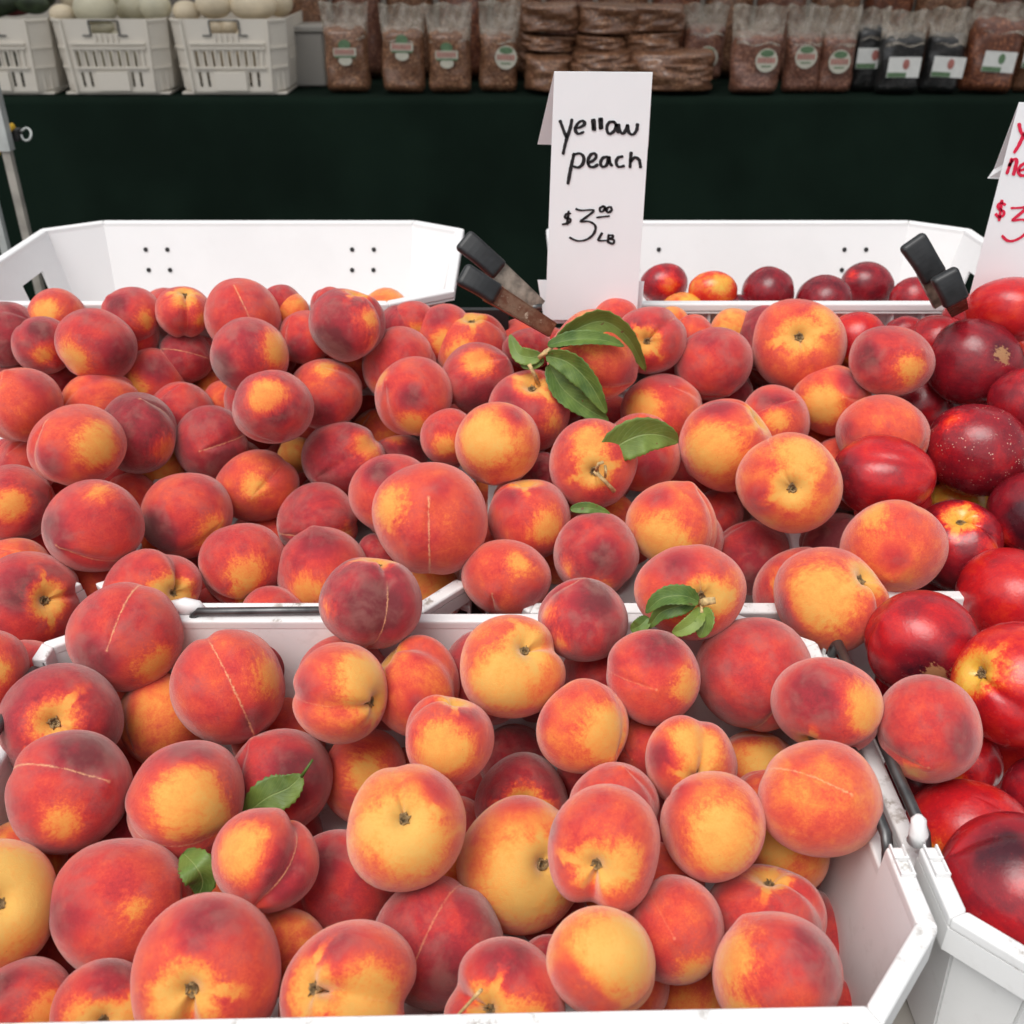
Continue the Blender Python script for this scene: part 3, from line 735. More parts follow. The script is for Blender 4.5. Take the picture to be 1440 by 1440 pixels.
def fruit_mesh(name, f, rnd, hi):
    nt, npn = (46, 72) if hi else (28, 40)
    t = np.linspace(0, 1, nt)
    theta = math.pi * (t - 0.10 * np.sin(2 * math.pi * t) / (1.0))
    theta = math.pi * (t ** 1.18)
    s = np.arange(npn) / npn
    phi = 2 * math.pi * s - 0.55 * np.sin(2 * math.pi * s)
    TH, PH = np.meshgrid(theta[1:-1], phi, indexing='ij')
    p = np.where(PH > math.pi, PH - 2 * math.pi, PH)
    c = f.spec.get('c', [rnd.choice([.05, .06, .075])])[0]
    if c >= .08: c *= 1.55
    nect = f.kind == 'nectarine'
    ph = [rnd.uniform(0, 6.28) for _ in range(5)]
    rnd2 = rnd.uniform(.03, .085)
    def R(TH, p):
        r = 1 - .18 * np.exp(-(TH / .19) ** 2) - (.15 if c >= .05 else .10) * np.exp(-(TH / .42) ** 2)
        end = 1 - np.exp(-((math.pi - TH) / .25) ** 2)
        g = c * (0.62 + .38 * np.exp(-(TH / 1.0) ** 2)) * end
        w = .13 + .9 * c
        r = r - g * np.exp(-(p / w) ** 2) + g * .28 * np.exp(-((np.abs(p) - 2.3 * w) / (1.3 * w)) ** 2)
        r = r + (rnd2 if not nect else .03) * np.exp(-((math.pi - TH) / .16) ** 2) + .012 * np.exp(-((math.pi - TH) / .5) ** 2)
        sn = np.sin(TH)
        r = r + .026 * sn ** 2 * np.cos(2 * p + ph[0]) + .018 * np.cos(3 * TH + ph[1]) + .016 * sn ** 3 * np.cos(3 * p + ph[2]) + .022 * sn * np.cos(p + ph[3]) + .012 * sn ** 2 * np.cos(4 * p + 2 * TH + ph[4])
        return r
    r = R(TH, p)
    zs = .95 if not nect else 1.0
    X = r * np.sin(TH) * np.cos(p); Y = r * np.sin(TH) * np.sin(p); Z = r * np.cos(TH) * zs
    top = float(R(np.array(0.0), np.array(math.pi))) * zs
    bot = -float(R(np.array(math.pi), np.array(math.pi))) * zs
    V = np.concatenate([np.stack([X, Y, Z], -1).reshape(-1, 3), [[0, 0, top], [0, 0, bot]]])
    V[:, 2] += .06
    # match the outline seen from the stall front: width, height
    Mw = f.Q
    kx, ky = f.rx / f.rpx, f.ry / f.rpx
    if abs(kx - ky) > .02:
        a = math.radians(f.spec.get('k', [0])[0])
        e1 = f.r_ * math.cos(a) - f.u_ * math.sin(a); e2 = f.r_ * math.sin(a) + f.u_ * math.cos(a)
        S = Matrix.Identity(3)
        for e, k in ((e1, kx), (e2, ky)):
            S = S + Matrix([[e[m] * e[n] * (k - 1) for n in range(3)] for m in range(3)])
        Lm = np.array(Mw.transposed() @ S @ Mw)
        V = V @ Lm.T
    V /= 1.0
    nr = nt - 2
    idx = np.arange(nr * npn).reshape(nr, npn)
    q = np.stack([idx[:-1], idx[1:], np.roll(idx, -1, 1)[1:], np.roll(idx, -1, 1)[:-1]], -1).reshape(-1, 4)
    T0, B0 = nr * npn, nr * npn + 1
    t1 = np.stack([np.full(npn, T0), idx[0], np.roll(idx[0], -1)], -1)
    t2 = np.stack([idx[-1], np.full(npn, B0), np.roll(idx[-1], -1)], -1)
    loops = np.concatenate([q.ravel(), t1.ravel(), t2.ravel()])
    sizes = np.concatenate([np.full(len(q), 4), np.full(2 * npn, 3)])
    starts = np.concatenate([[0], np.cumsum(sizes)[:-1]])
    me = bpy.data.meshes.new(name)
    me.vertices.add(len(V)); me.vertices.foreach_set('co', V.astype(np.float32).ravel())
    me.loops.add(len(loops)); me.loops.foreach_set('vertex_index', loops.astype(np.int32))
    me.polygons.add(len(sizes)); me.polygons.foreach_set('loop_start', starts.astype(np.int32))
    me.polygons.foreach_set('use_smooth', np.ones(len(sizes), dtype=bool))
    me.update(calc_edges=True)
    me.validate()
    return me, top + .06

def rand_unit(r):
    while True:
        v = Vector((r.uniform(-1, 1), r.uniform(-1, 1), r.uniform(-1, 1)))
        if .1 < v.length < 1: return v.normalized()

def stem_mesh(rnd):
    b = MB()
    n = 12
    # ragged woody collar with a pit
    rings = [(.0, -.05, .080), (.02, .02, .092), (.0, .050, .080), (.0, .046, .060), (.0, .012, .045), (0, .000, .030), (0, .018, .016), (0, .020, .002)]
    vs = []; fs = []
    for k, (o, z, r) in enumerate(rings):
        for j in range(n):
            a = j * 2 * math.pi / n
            rr = r * rnd.uniform(.78, 1.22)
            vs.append((rr * math.cos(a) * 1.1, rr * math.sin(a) * .9, z + rnd.uniform(-.012, .012)))
    for k in range(len(rings) - 1):
        for j in range(n):
            fs.append((k * n + j, k * n + (j + 1) % n, (k + 1) * n + (j + 1) % n, (k + 1) * n + j))
    b.add(vs, fs)
    for j in range(4):
        a = rnd.uniform(0, 6.28)
        p0 = Vector((math.cos(a) * .06, math.sin(a) * .06, .02)); p1 = p0 + Vector((math.cos(a + .5) * .06, math.sin(a + .5) * .06, rnd.uniform(.02, .05)))
        b.tube([p0, (p0 + p1) / 2 + Vector((0, 0, .015)), p1], [.018, .014, .006], 6)
    return b

for f in fruits + fill:
    rnd = random.Random(f.i * 7 + 3)
    P = pos(f); R = rad(f)
    vdir = (P - CAM).normalized()
    f.r_ = vdir.cross(Vector((0, 0, 1))).normalized()
    f.u_ = f.r_.cross(vdir).normalized()
    def vd(a, b, back=False):
        q = a * a + b * b
        if q > .96:
            s_ = math.sqrt(.96 / q); a *= s_; b *= s_; q = .96
        return (f.r_ * a - f.u_ * b - vdir * math.sqrt(1 - q) * (-1 if back else 1)).normalized()
    sp = f.spec
    if 's' in sp: axis = vd(*sp['s'][:2])
    elif 't' in sp: axis = -vd(*sp['t'][:2])
    else:
        axis = rand_unit(rnd)
        if axis.dot(vdir) < .15: axis = (axis + vdir * (.45 - axis.dot(vdir))).normalized()
    g = sp.get('g')
    ang = math.radians(g[0] if g else rnd.uniform(0, 360))
    sd = f.r_ * math.cos(ang) - f.u_ * math.sin(ang)
    xax = sd - axis * sd.dot(axis)
    if xax.length < .05: xax = axis.orthogonal()
    xax.normalize(); yax = axis.cross(xax)
    f.Q = Matrix((xax, yax, axis)).transposed()
    hi = not f.fill and not f.far and f.rpx > 34
    me, top = fruit_mesh(f.kind, f, rnd, hi)
    me.materials.append(M[f.kind])
    o = bpy.data.objects.new(f.kind, me)
    o.rotation_euler = f.Q.to_euler(); o.location = P; o.scale = (R, R, R)
    link(o)
    tag(o, f.label, f.kind, ('hidden fruit low in the crates' if f.fill else
        'nectarines in the far crate' if (f.far and f.kind == 'nectarine') else
        'nectarines heaped on the right' if f.kind == 'nectarine' else 'yellow peaches heaped in the crates'))
    inv = f.Q.transposed()
    def loc(key):
        v = sp.get(key)
        return list(inv @ vd(v[0], v[1])) if v else [0.0, 0.0, 1.0]
    o['pale'] = loc('y'); o['pale2'] = loc('Y'); o['dark'] = loc('d'); o['russet'] = loc('r')
    sz = [sp['y'][2] if 'y' in sp else 0.0, sp['Y'][2] if 'Y' in sp else 0.0, sp['d'][2] if 'd' in sp else 0.0]
    o['sizes'] = sz
    o['russet_size'] = float(sp['r'][2]) if 'r' in sp else 0.0
    o['look'] = [f.base + (.08 if f.kind == 'nectarine' and not f.far else .03), float(g[1]) if g else (0.0 if rnd.random() < .75 else .3), 1.0 if 's' in sp else .6]
    o['seed'] = (f.i * 1.37) % 50.0
    f.o = o; f.top = top
    if 's' in sp and not f.far:
        b = stem_mesh(rnd)
        sm = bpy.data.meshes.new('stem')
        sm.from_pydata([tuple(Vector(v) * 1.0 + Vector((0, 0, top + .045))) for v in b.v], [], b.f)
        sm.update(); sm.materials.append(M['stem'])
        so = bpy.data.objects.new('stem', sm); link(so, o)

# ------------------------------------------------------------------ ground
g = MB(); g.add([(-600, -600, 0), (600, -600, 0), (600, 900, 0), (-600, 900, 0)], [(0, 1, 2, 3)])
ground = g.build('ground', plain('grey_asphalt', (0.11, 0.11, 0.105), 0.9, var=0.3, scale=6, bump=0.4, bdist=0.01))
ground['kind'] = 'structure'

# ------------------------------------------------------------------ fruit crates
def offset_poly(P, n, w):
    """move each edge of a flat polygon inwards by w (a number or one per edge)"""
    k = len(P); c = sum(P, Vector()) / k
    ws = w if hasattr(w, '__len__') else [w] * k
    lines = []
    for i in range(k):
        a, b = P[i], P[(i + 1) % k]
        d = (b - a).normalized(); m = n.cross(d).normalized()
        if m.dot(c - a) < 0: m = -m
        lines.append((a + m * ws[i], d))
    out = []
    for i in range(k):
        p, d = lines[i - 1]; q, e = lines[i]
        cr = d.cross(e)
        if cr.length < 1e-3: out.append(q.copy()); continue
        t = (q - p).cross(e).dot(cr) / cr.length_squared
        out.append(p + d * t)
    return out

def crate(P, n, label, depth=.15, rimw=.013, taper=.035, drops=None, holes=None, mat='white', ribs=(), dots=(), group='white plastic fruit crates', lip=.016, ribd=.016):
    n = n.normalized(); k = len(P)
    drops = drops or {}; holes = holes or {}
    c = sum(P, Vector()) / k
    root = empty('fruit_crate', c - n * depth, label, 'crate', group)
    Pin = offset_poly(P, n, rimw)
    # rim: each side's moulded edge
    b = MB()
    for i in range(k):
        j = (i + 1) % k
        dz = n * drops.get(i, 0.0)
        a = [P[i] - dz, P[i] - n * .010 - dz, Pin[i] - n * .010 - dz, Pin[i] - dz]
        e = [P[j] - dz, P[j] - n * .010 - dz, Pin[j] - n * .010 - dz, Pin[j] - dz]
        b.hexa(a, e)
    rim = b.build('rim', M[mat], root, bevel=.0022, seg=3)
    # thin outer lip hanging from the rim
    b = MB(); Po = offset_poly(P, n, .0004); Po2 = offset_poly(P, n, .0034)
    for i in range(k):
        j = (i + 1) % k; dz = n * drops.get(i, 0.0)
        b.hexa([Po[i] - n * .0102 - dz, Po[i] - n * (.010 + lip) - dz, Po2[i] - n * (.010 + lip) - dz, Po2[i] - n * .0102 - dz],
               [Po[j] - n * .0102 - dz, Po[j] - n * (.010 + lip) - dz, Po2[j] - n * (.010 + lip) - dz, Po2[j] - n * .0102 - dz])
    b.build('lip', M[mat], root)
    top = offset_poly(P, n, rimw - .0006); bot = [p - n * depth for p in offset_poly(P, n, rimw + taper)]
    for i in range(k):
        j = (i + 1) % k; dz = n * (drops.get(i, 0.0) + .004)
        cc = [bot[i], bot[j], top[j] - dz, top[i] - dz]
        nr = (cc[1] - cc[0]).cross(cc[3] - cc[0]).normalized()
        if nr.dot(c - n * depth * .5 - cc[0]) > 0: nr = -nr
        w = MB(); w.panel(cc, .003, holes.get(i, ()), nr)
        w.build('wall_panel', M[mat], root)
        if i in dots:
            L = (top[j] - top[i]).length
            for u0 in dots[i]:
                for du in (-.5, .5):
                    for v in (.56, .76):
                        u = u0 + du * .033 / L
                        p = (cc[0] * (1 - u) + cc[1] * u) * (1 - v) + (cc[3] * (1 - u) + cc[2] * u) * v - nr * .0012
                        d = MB(); s_ = (cc[1] - cc[0]).normalized(); t_ = nr.cross(s_)
                        rr = .0034
                        ring = [p + s_ * rr * math.cos(a * math.pi / 5) + t_ * rr * math.sin(a * math.pi / 5) for a in range(10)]
                        d.hexa(ring, [q + nr * .0008 for q in ring])
                        d.build('vent_hole', M['black'], root)  # flat black disc put in for the darkness inside the hole
        if i in ribs:
            L = (P[j] - P[i]).length; m = max(3, int(L / .034)); inw = (Pin[i] - P[i]); inw = inw - (P[j] - P[i]).normalized() * inw.dot((P[j] - P[i]).normalized())
            r = MB(); s_ = (P[j] - P[i]).normalized()
            for q in range(1, m):
                p = P[i] + s_ * (L * q / m)
                hw = s_ * .0016
                wt = (cc[3] * (1 - q / m) + cc[2] * (q / m)); wb = (cc[0] * (1 - q / m) + cc[1] * (q / m))
                down = .75 if q % 3 == 0 else .22
                wd = wt * (1 - down) + wb * down + nr * .003
                o0 = p - n * .0105 + inw.normalized() * .0036
                r.hexa([o0 - hw, wt + nr * .0032 - n * .006 - hw, wd + nr * .0002 - hw, o0 - n * ribd - hw],
                       [o0 + hw, wt + nr * .0032 - n * .006 + hw, wd + nr * .0002 + hw, o0 - n * ribd + hw])
            ro = r.build('ribbing', M[mat], root)
    fl = MB(); fl.hexa([p + n * .0005 for p in bot], [p + n * .004 for p in bot])
    fl.build('crate_floor', M[mat], root)
    return root

def octo(x0, x1, y0, y1, cx, cy, Z0, Z1=None):
    """chamfered rectangle, clockwise from the left end of the far side; Z may rise from y0 (Z0) to y1 (Z1)"""
    Z1 = Z0 if Z1 is None else Z1
    def p(x, y): return Vector((x, y, Z0 + (Z1 - Z0) * (y - y0) / (y1 - y0)))
    P = [p(x0 + cx, y1), p(x1 - cx, y1), p(x1, y1 - cy), p(x1, y0 + cy), p(x1 - cx, y0), p(x0 + cx, y0), p(x0, y0 + cy), p(x0, y1 - cy)]
    n = (P[1] - P[0]).cross(P[5] - P[0]); n = n if n.z > 0 else -n
    return P, n.normalized()
# edges: 0 far long side, 1 far right chamfer, 2 right end, 3 near right chamfer, 4 near long side, 5, 6 left end, 7

# far pair, level
Zf = CAMH - .390
hand = {2: [(.22, .52, .48, .74)], 6: [(.52, .52, .78, .74)]}
P, n = octo(-.690, -.070, 1.165, 1.555, .075, .050, Zf)
crate(P, n, 'far left white crate with pin holes in its tall bare back', depth=.15, holes=hand, mat='white_clean', ribs=(4,), dots={0: (.16, .84)}, lip=.002, ribd=.022)
P, n = octo(.050, .672, 1.165, 1.555, .075, .050, Zf)
crate(P, n, 'white crate behind the tall sign holding dark nectarines', depth=.15, holes=hand, mat='white_clean', ribs=(4,), dots={0: (.16, .84)}, lip=.002, ribd=.022)
# middle row, tilted towards the customer
Y0m, Y1m = .765, 1.150
Zm0, Zm1 = CAMH - .548, CAMH - .455
def mid(x0, x1, label):
    P, n = octo(x0, x1, Y0m, Y1m, .042, .036, Zm0, Zm1)
    return crate(P, n, label, depth=.14, mat='white', drops={0: .035, 1: .035, 2: .035, 6: .035, 7: .035}, ribs=(4,))
mid(-.905, -.405, 'white crate hidden under the leftmost peaches of the middle row')
mid(-.393, -.040, 'white crate whose cut corner shows left of the largest speckled peach')
mid(-.026, .300, 'white crate under the heap behind the small dusky peach')
mid(.314, .900, 'white crate holding the upper nectarines on the right')
# near crates
Zn = CAMH - .536
lx, rx_ = -.405, None
pR = atZ(1318, 1305, Zn); pRr = atZ(1158, 925, Zn)
X1 = (pR.x + pRr.x) / 2 + .001
Yb = atZ(700, 862, Zn).y; Yf = atZ(700, 1450, Zn).y
cyf = pR.y - Yf
def near(x0, x1, y0, y1, cf, label, hk, mat='white'):
    def p(x, y): return Vector((x, y, Zn))
    cy = .042
    ys = atZ(1262, 1190, Zn).y; ye = y1 - cy - .004
    P = [p(x0 + .062, y1), p(x1 - .062, y1), p(x1, y1 - cy), p(x1, ye - .02), p(x1, ys), p(x1, y0 + cf[1]), p(x1 - cf[0], y0 + .004), p(x0 + cf[0], y0 - .008), p(x0, y0 + cf[1]), p(x0, ys), p(x0, ye - .02), p(x0, y1 - cy)]
    n = Vector((0, 0, 1))
    h = {0: [(.74, .30, .752, .90)]}
    r = crate(P, n, label, depth=.155, drops={3: .022, 9: .022}, mat=mat, holes=h, ribs=(4, 5, 6, 7, 8), lip=.02, rimw=.0125, taper=.010)
    for sx in (-1, 1):
        st_ = MB(); xo = (x1 - .0125) if sx > 0 else x0
        for q in range(2):
            ya = ys - .003 - q * .013
            st_.box((xo + .0015, ya - .010, Zn + .0004), (xo + .011, ya - .0085, Zn + .0035))
            st_.box((xo + .0015, ya - .0082, Zn + .0004), (xo + .0028, ya + .002, Zn + .0032))
            st_.box((xo + .0098, ya - .0082, Zn + .0004), (xo + .011, ya + .002, Zn + .0032))
        st_.build('stacking_notch', M[mat], r)
    for sx in hk:
        xr = (x1 - .008) if sx > 0 else (x0 + .008)
        b = MB()
        b.tube([(xr, ys + .001, Zn - .03), (xr, ys + .004, Zn - .010), (xr, ys + .012, Zn - .002), (xr, ye - .032, Zn - .002), (xr, ye - .024, Zn - .010), (xr, ye - .022, Zn - .03)], .0042, 10)
        b.build('side_rod', M['rod'], r, smooth=True)
    return r, P
xl = atZ(36, 948, Zn).x - .004
c1, Pn = near(xl, X1, Yf, Yb, (.054, pR.y - Yf), 'front white crate with scuffed rim and cut corners, full of the nearest peaches', (1, -1))
b = MB()
pa = atZ(268, 864, Zn + .004); pb = atZ(470, 862, Zn + .004)
b.tube([pa + Vector((0, .003, -.006)), pa + Vector((.006, .003, .001)), pb + Vector((0, .003, .001)), pb + Vector((.004, .003, -.004))], .0036, 10)
b.build('back_rod', M['rod'], c1, smooth=True)
pk = atZ(262, 859, Zn)
b = MB(); b.tube([pk + Vector((-.016, 0, .003)), pk + Vector((0, 0, .005)), pk + Vector((.012, 0, .004)), pk + Vector((.017, 0, .002))], [.006, .008, .006, .002], 10)
b.build('knob', M['white'], c1, smooth=True)
# front right crate, a little back from the first one
x2 = X1 + .010
pk2 = atZ(1325, 1290, Zn)
Yf2 = atZ(1460, 1352, Zn).y
c2, Pn2 = near(x2, x2 + .665, Yf2, Yf2 + .39, (atZ(1462, 1356, Zn).x - x2, pk2.y - Yf2), 'front right white crate with a dirty rim, full of red nectarines', (-1,))
b = MB(); q = atZ(1292, 1172, Zn + .006)
b.tube([q + Vector((0, 0, -.008)), q, q + Vector((-.001, .003, .010)), q + Vector((-.001, .004, .013))], [.0065, .0065, .005, .002], 12)
b.build('peg', M['white'], c2, smooth=True)

# stand under the crates
t = empty('display_stand', (0, .9, 0), 'plywood stand under the fruit crates, mostly hidden', 'stand')
Zt = Zn - .158
b = MB(); b.box((-1.0, .30, Zt - .03), (1.25, 1.60, Zt)); b.build('stand_top', M['wood'], t)
b = MB(); b.hexa([Vector((-1.0, .78, Zt + .001)), Vector((-1.0, 1.14, Zt + .001)), Vector((-1.0, 1.14, Zm1 - .145)), Vector((-1.0, .80, Zm0 - .139))],
                 [Vector((1.2, .78, Zt + .001)), Vector((1.2, 1.14, Zt + .001)), Vector((1.2, 1.14, Zm1 - .145)), Vector((1.2, .80, Zm0 - .139))])
b.build('sloping_riser', M['wood'], t)
b = MB(); b.box((-.9, 1.21, Zt + .001), (.9, 1.50, Zf - .151)); b.build('back_riser', M['wood'], t)
for sx in (-.95, 1.2):
    for sy in (.34, 1.56):
        b = MB(); b.box((sx - .02, sy - .02, 0.001), (sx + .02, sy + .02, Zt - .031)); b.build('leg', M['pole'], t)

# ------------------------------------------------------------------ signs
YS = 1.128
def stroke(mb, pts, w, zoff, to3d):
    pts = [Vector((p[0], p[1])) for p in pts]
    sm = []
    for i in range(len(pts) - 1):
        p0 = pts[max(i - 1, 0)]; p1 = pts[i]; p2 = pts[i + 1]; p3 = pts[min(i + 2, len(pts) - 1)]
        for s in range(5):
            t = s / 5
            sm.append(.5 * ((2 * p1) + (p2 - p0) * t + (2 * p0 - 5 * p1 + 4 * p2 - p3) * t * t + (3 * p1 - p0 - 3 * p2 + p3) * t ** 3))
    sm.append(pts[-1])
    vs = []; m = len(sm)
    for i, p in enumerate(sm):
        d = (sm[min(i + 1, m - 1)] - sm[max(i - 1, 0)])
        d = d.normalized() if d.length > 1e-6 else Vector((1, 0))
        nn = Vector((-d.y, d.x))
        ww = w * 1.22 * (.82 + .30 * abs(d.y) + .10 * math.sin(i * .35 + pts[0].x)) * (.75 if i in (0, m - 1) else 1.0) * (1 + .08 * math.sin(i * 1.7))
        e = d * (-w * .3 if i == 0 else (w * .3 if i == m - 1 else 0))
        vs += [to3d(*(p + nn * ww / 2 + e), zoff), to3d(*(p - nn * ww / 2 + e), zoff)]
    fs = [(2 * i, 2 * i + 1, 2 * i + 3, 2 * i + 2) for i in range(m - 1)]
    mb.add(vs, fs)

def sheet(name, pts, mat, parent, th=.0006):
    b = MB(); pts = [Vector(p) for p in pts]
    nn = (pts[1] - pts[0]).cross(pts[2] - pts[0]).normalized()
    if nn.y > 0: nn = -nn
    b.hexa(pts, [p - nn * th for p in pts])
    return b.build(name, mat, parent)

def zoomed(ox, oy, s, Y, vert=True):
    def f(x, y, off=0.0):
        return atY(ox + x / s, oy + y / s, Y - off)
    return f
A = zoomed(740, 90, 3.892, YS)
sg = empty('price_sign', atY(835, 440, YS), 'tall folded white card lettered in black for yellow peaches', 'sign')
sheet('front_card', [A(153, 42), A(692, 46), A(604, 1400), A(104, 1400)], M['card'], sg)
f2 = zoomed(740, 90, 3.892, YS + .010)
fb = zoomed(740, 90, 3.892, YS + .035)
sheet('folded_flap', [A(154, 42, -.0012), A(691, 46, -.0012), fb(668, 455), fb(62, 440)], M['card'], sg)
sheet('backing_card', [f2(62, 1182), f2(646, 1190), f2(622, 1420), f2(100, 1420)], M['card'], sg)
b = MB()
for s_ in ([(185, 310), (198, 345), (214, 388), (222, 400)], [(250, 303), (241, 350), (224, 400), (213, 440), (202, 492)],
           [(268, 352), (298, 345), (320, 328), (310, 312), (290, 318), (272, 342), (270, 366), (286, 382), (314, 372)],
           [(362, 305), (366, 360)], [(371, 303), (374, 362)], [(403, 298), (406, 355)], [(411, 297), (414, 352)],
           [(478, 316), (455, 320), (441, 345), (446, 374), (462, 381), (484, 362), (491, 332), (478, 316)], [(491, 332), (500, 368), (506, 374)],
           [(506, 330), (514, 368), (532, 380), (549, 352), (554, 334)], [(554, 334), (562, 374), (584, 386), (604, 362), (609, 328)]):
    stroke(b, s_, 13.5, .0007, A)
b.build('lettering', M['ink'], sg)
b = MB()
for s_ in ([(262, 490), (250, 540), (240, 590), (228, 655)], [(254, 500), (290, 489), (314, 508), (310, 545), (286, 566), (258, 560)],
           [(334, 542), (364, 530), (383, 508), (374, 490), (352, 498), (338, 528), (344, 557), (368, 564), (392, 550)],
           [(446, 508), (420, 514), (406, 542), (418, 563), (440, 552), (452, 512)], [(453, 508), (457, 540), (470, 556)],
           [(528, 506), (503, 513), (492, 538), (504, 562), (536, 558)], [(574, 484), (570, 530), (568, 566)], [(571, 534), (594, 512), (616, 522), (622, 540), (626, 566)]):
    stroke(b, s_, 13.5, .0007, A)
b.build('lettering', M['ink'], sg)
b = MB()
for s_ in ([(243, 818), (218, 822), (214, 842), (240, 848), (236, 868), (198, 878)], [(232, 806), (224, 878)],
           [(272, 793), (300, 801), (370, 800), (334, 834), (298, 862), (344, 862), (378, 886), (370, 928), (332, 960), (282, 968), (238, 950)],
           [(422, 778), (404, 789), (406, 808), (422, 804), (431, 786), (422, 778)], [(431, 790), (440, 806), (452, 812), (467, 800), (462, 782), (444, 788), (440, 804)],
           [(386, 840), (455, 832)], [(415, 925), (402, 948), (396, 966), (436, 966)], [(452, 934), (446, 972)], [(450, 938), (474, 938), (470, 952), (454, 956), (480, 964), (474, 984), (446, 974)]):
    stroke(b, s_, 10.5, .0007, A)
b.build('lettering', M['ink'], sg)

B = zoomed(1240, 130, 4.365, YS)
sg2 = empty('price_sign', atY(1425, 420, YS), 'folded white card lettered in red, cut by the right edge', 'sign')
sheet('front_card', [B(842, 62), B(1420, 66), B(1150, 1320), B(520, 1320)], M['card'], sg2)
Bb = zoomed(1240, 130, 4.365, YS + .035)
sheet('folded_flap', [B(843, 62, -.0012), B(1419, 66, -.0012), Bb(1290, 560), Bb(650, 528), Bb(690, 470)], M['card'], sg2)
b = MB()
for s_ in ([(843, 192), (852, 235), (872, 270)], [(898, 215), (862, 282), (838, 330), (813, 368)],
           [(800, 408), (784, 452), (768, 498)], [(782, 450), (805, 414), (828, 413), (822, 455), (808, 506)],
           [(845, 480), (878, 470), (900, 446), (880, 436), (852, 452), (838, 484), (852, 508), (882, 510)]):
    stroke(b, s_, 16.0, .0007, B)
b.build('lettering', M['red_ink'], sg2)
b = MB()
for s_ in ([(757, 690), (735, 676), (714, 694), (722, 716), (750, 732), (744, 756), (718, 764), (700, 746)], [(738, 662), (730, 722), (720, 786)],
           [(795, 710), (850, 708), (892, 704), (846, 748), (803, 786), (862, 780), (906, 800), (900, 846), (850, 892), (800, 912), (766, 906), (740, 880)]):
    stroke(b, s_, 14.5, .0007, B)
b.build('lettering', M['red_ink'], sg2)

# ------------------------------------------------------------------ spring clamps
def plate(mb, p0, p1, w0, w1, th, side, curve=0.0, seg=4, flare=0.0):
    """channel-like bar from p0 to p1; side is the across direction"""
    ax = (p1 - p0).normalized(); nn = ax.cross(side).normalized(); sd = nn.cross(ax).normalized()
    vs = []
    for i in range(seg + 1):
        t = i / seg; c = p0.lerp(p1, t) + nn * curve * math.sin(math.pi * t); w = (w0 + (w1 - w0) * t) / 2 * (1 + flare * math.cos(math.pi * t * 1.6))
        vs += [c - sd * w - nn * th / 2, c + sd * w - nn * th / 2, c + sd * w + nn * th / 2, c - sd * w + nn * th / 2]
    fs = [(0, 1, 2, 3), tuple(4 * seg + q for q in (3, 2, 1, 0))]
    for i in range(seg):
        for q in range(4):
            fs.append((4 * i + q, 4 * i + (q + 1) % 4, 4 * i + 4 + (q + 1) % 4, 4 * i + 4 + q))
    mb.add(vs, fs)
    return nn, sd

M['steel'] = plain('tarnished_steel', (0.30, 0.25, 0.20), 0.38, 0.75, var=.5, scale=70, bump=.3, bdist=.001)
def clamp(label, g1, g2, s1, s2, wpx, jaw, metal):
    root = empty('spring_clamp', at(jaw[0], jaw[1], jaw[2]), label, 'clamp', 'black handled spring clamps holding the signs')
    for (gp, st, mt) in ((g1, s1, M['steel']), (g2, s2, metal)):
        (xa, ya, za), (xb, yb, zb) = gp
        a = at(xa, ya, za); c = at(xb, yb, zb)
        d = c - a; view = ((a + c) / 2 - CAM).normalized()
        side = d.cross(view).normalized()
        side = (side + view * .25).normalized()
        w = wpx / FPX * za
        b = MB(); plate(b, a, c, w, w * .97, .0125, side, .0025, 8, .035)
        b.build('grip', M['vinyl'], root, bevel=.0048, seg=5)
        e = at(*st)
        b = MB(); nn, sd = plate(b, c - d.normalized() * .01, e, w * .84, w * .62, .0012, side, 0, 3)
        # folded edges of the channel
        for s_ in (-1, 1):
            q0 = c - d.normalized() * .01 + sd * s_ * w * .42; q1 = e + sd * s_ * w * .31
            b.hexa([q0 - sd * .0007 + nn * .0006, q0 + sd * .0007 + nn * .0006, q0 + sd * .0007 - nn * .007, q0 - sd * .0007 - nn * .007],
                   [q1 - sd * .0007 + nn * .0006, q1 + sd * .0007 + nn * .0006, q1 + sd * .0007 - nn * .005, q1 - sd * .0007 - nn * .005])
        b.build('jaw', mt, root)
    p = at(*jaw)
    b = MB(); b.tube([p + RGT * -.008, p + RGT * .008], .004, 10); b.build('spring', M['rod'], root, smooth=True)
    return root
clamp('black gripped clamp with a rusty jaw, left of the peach sign', ((650, 336, 1.09), (703, 382, 1.10)), ((648, 384, 1.05), (700, 416, 1.06)),
      (760, 432, 1.125), (778, 464, 1.09), 33, (752, 432, 1.125), M['rust'])
clamp('clamp with two square black grips, left of the red lettered sign', ((1281, 337, 1.09), (1315, 392, 1.10)), ((1326, 383, 1.05), (1345, 426, 1.06)),
      (1326, 428, 1.12), (1350, 440, 1.115), 38, (1334, 424, 1.13), M['rust'])
b = MB(); b.box((-.062, 1.154, Zf - .19), (-.004, 1.164, Zf - .004))  # dark strip added where only the shade of the gap shows
o = b.build('gap_shade_strip', M['black']); tag(o, 'black strip standing for the shade in the gap between the two far crates', 'gap_shade')

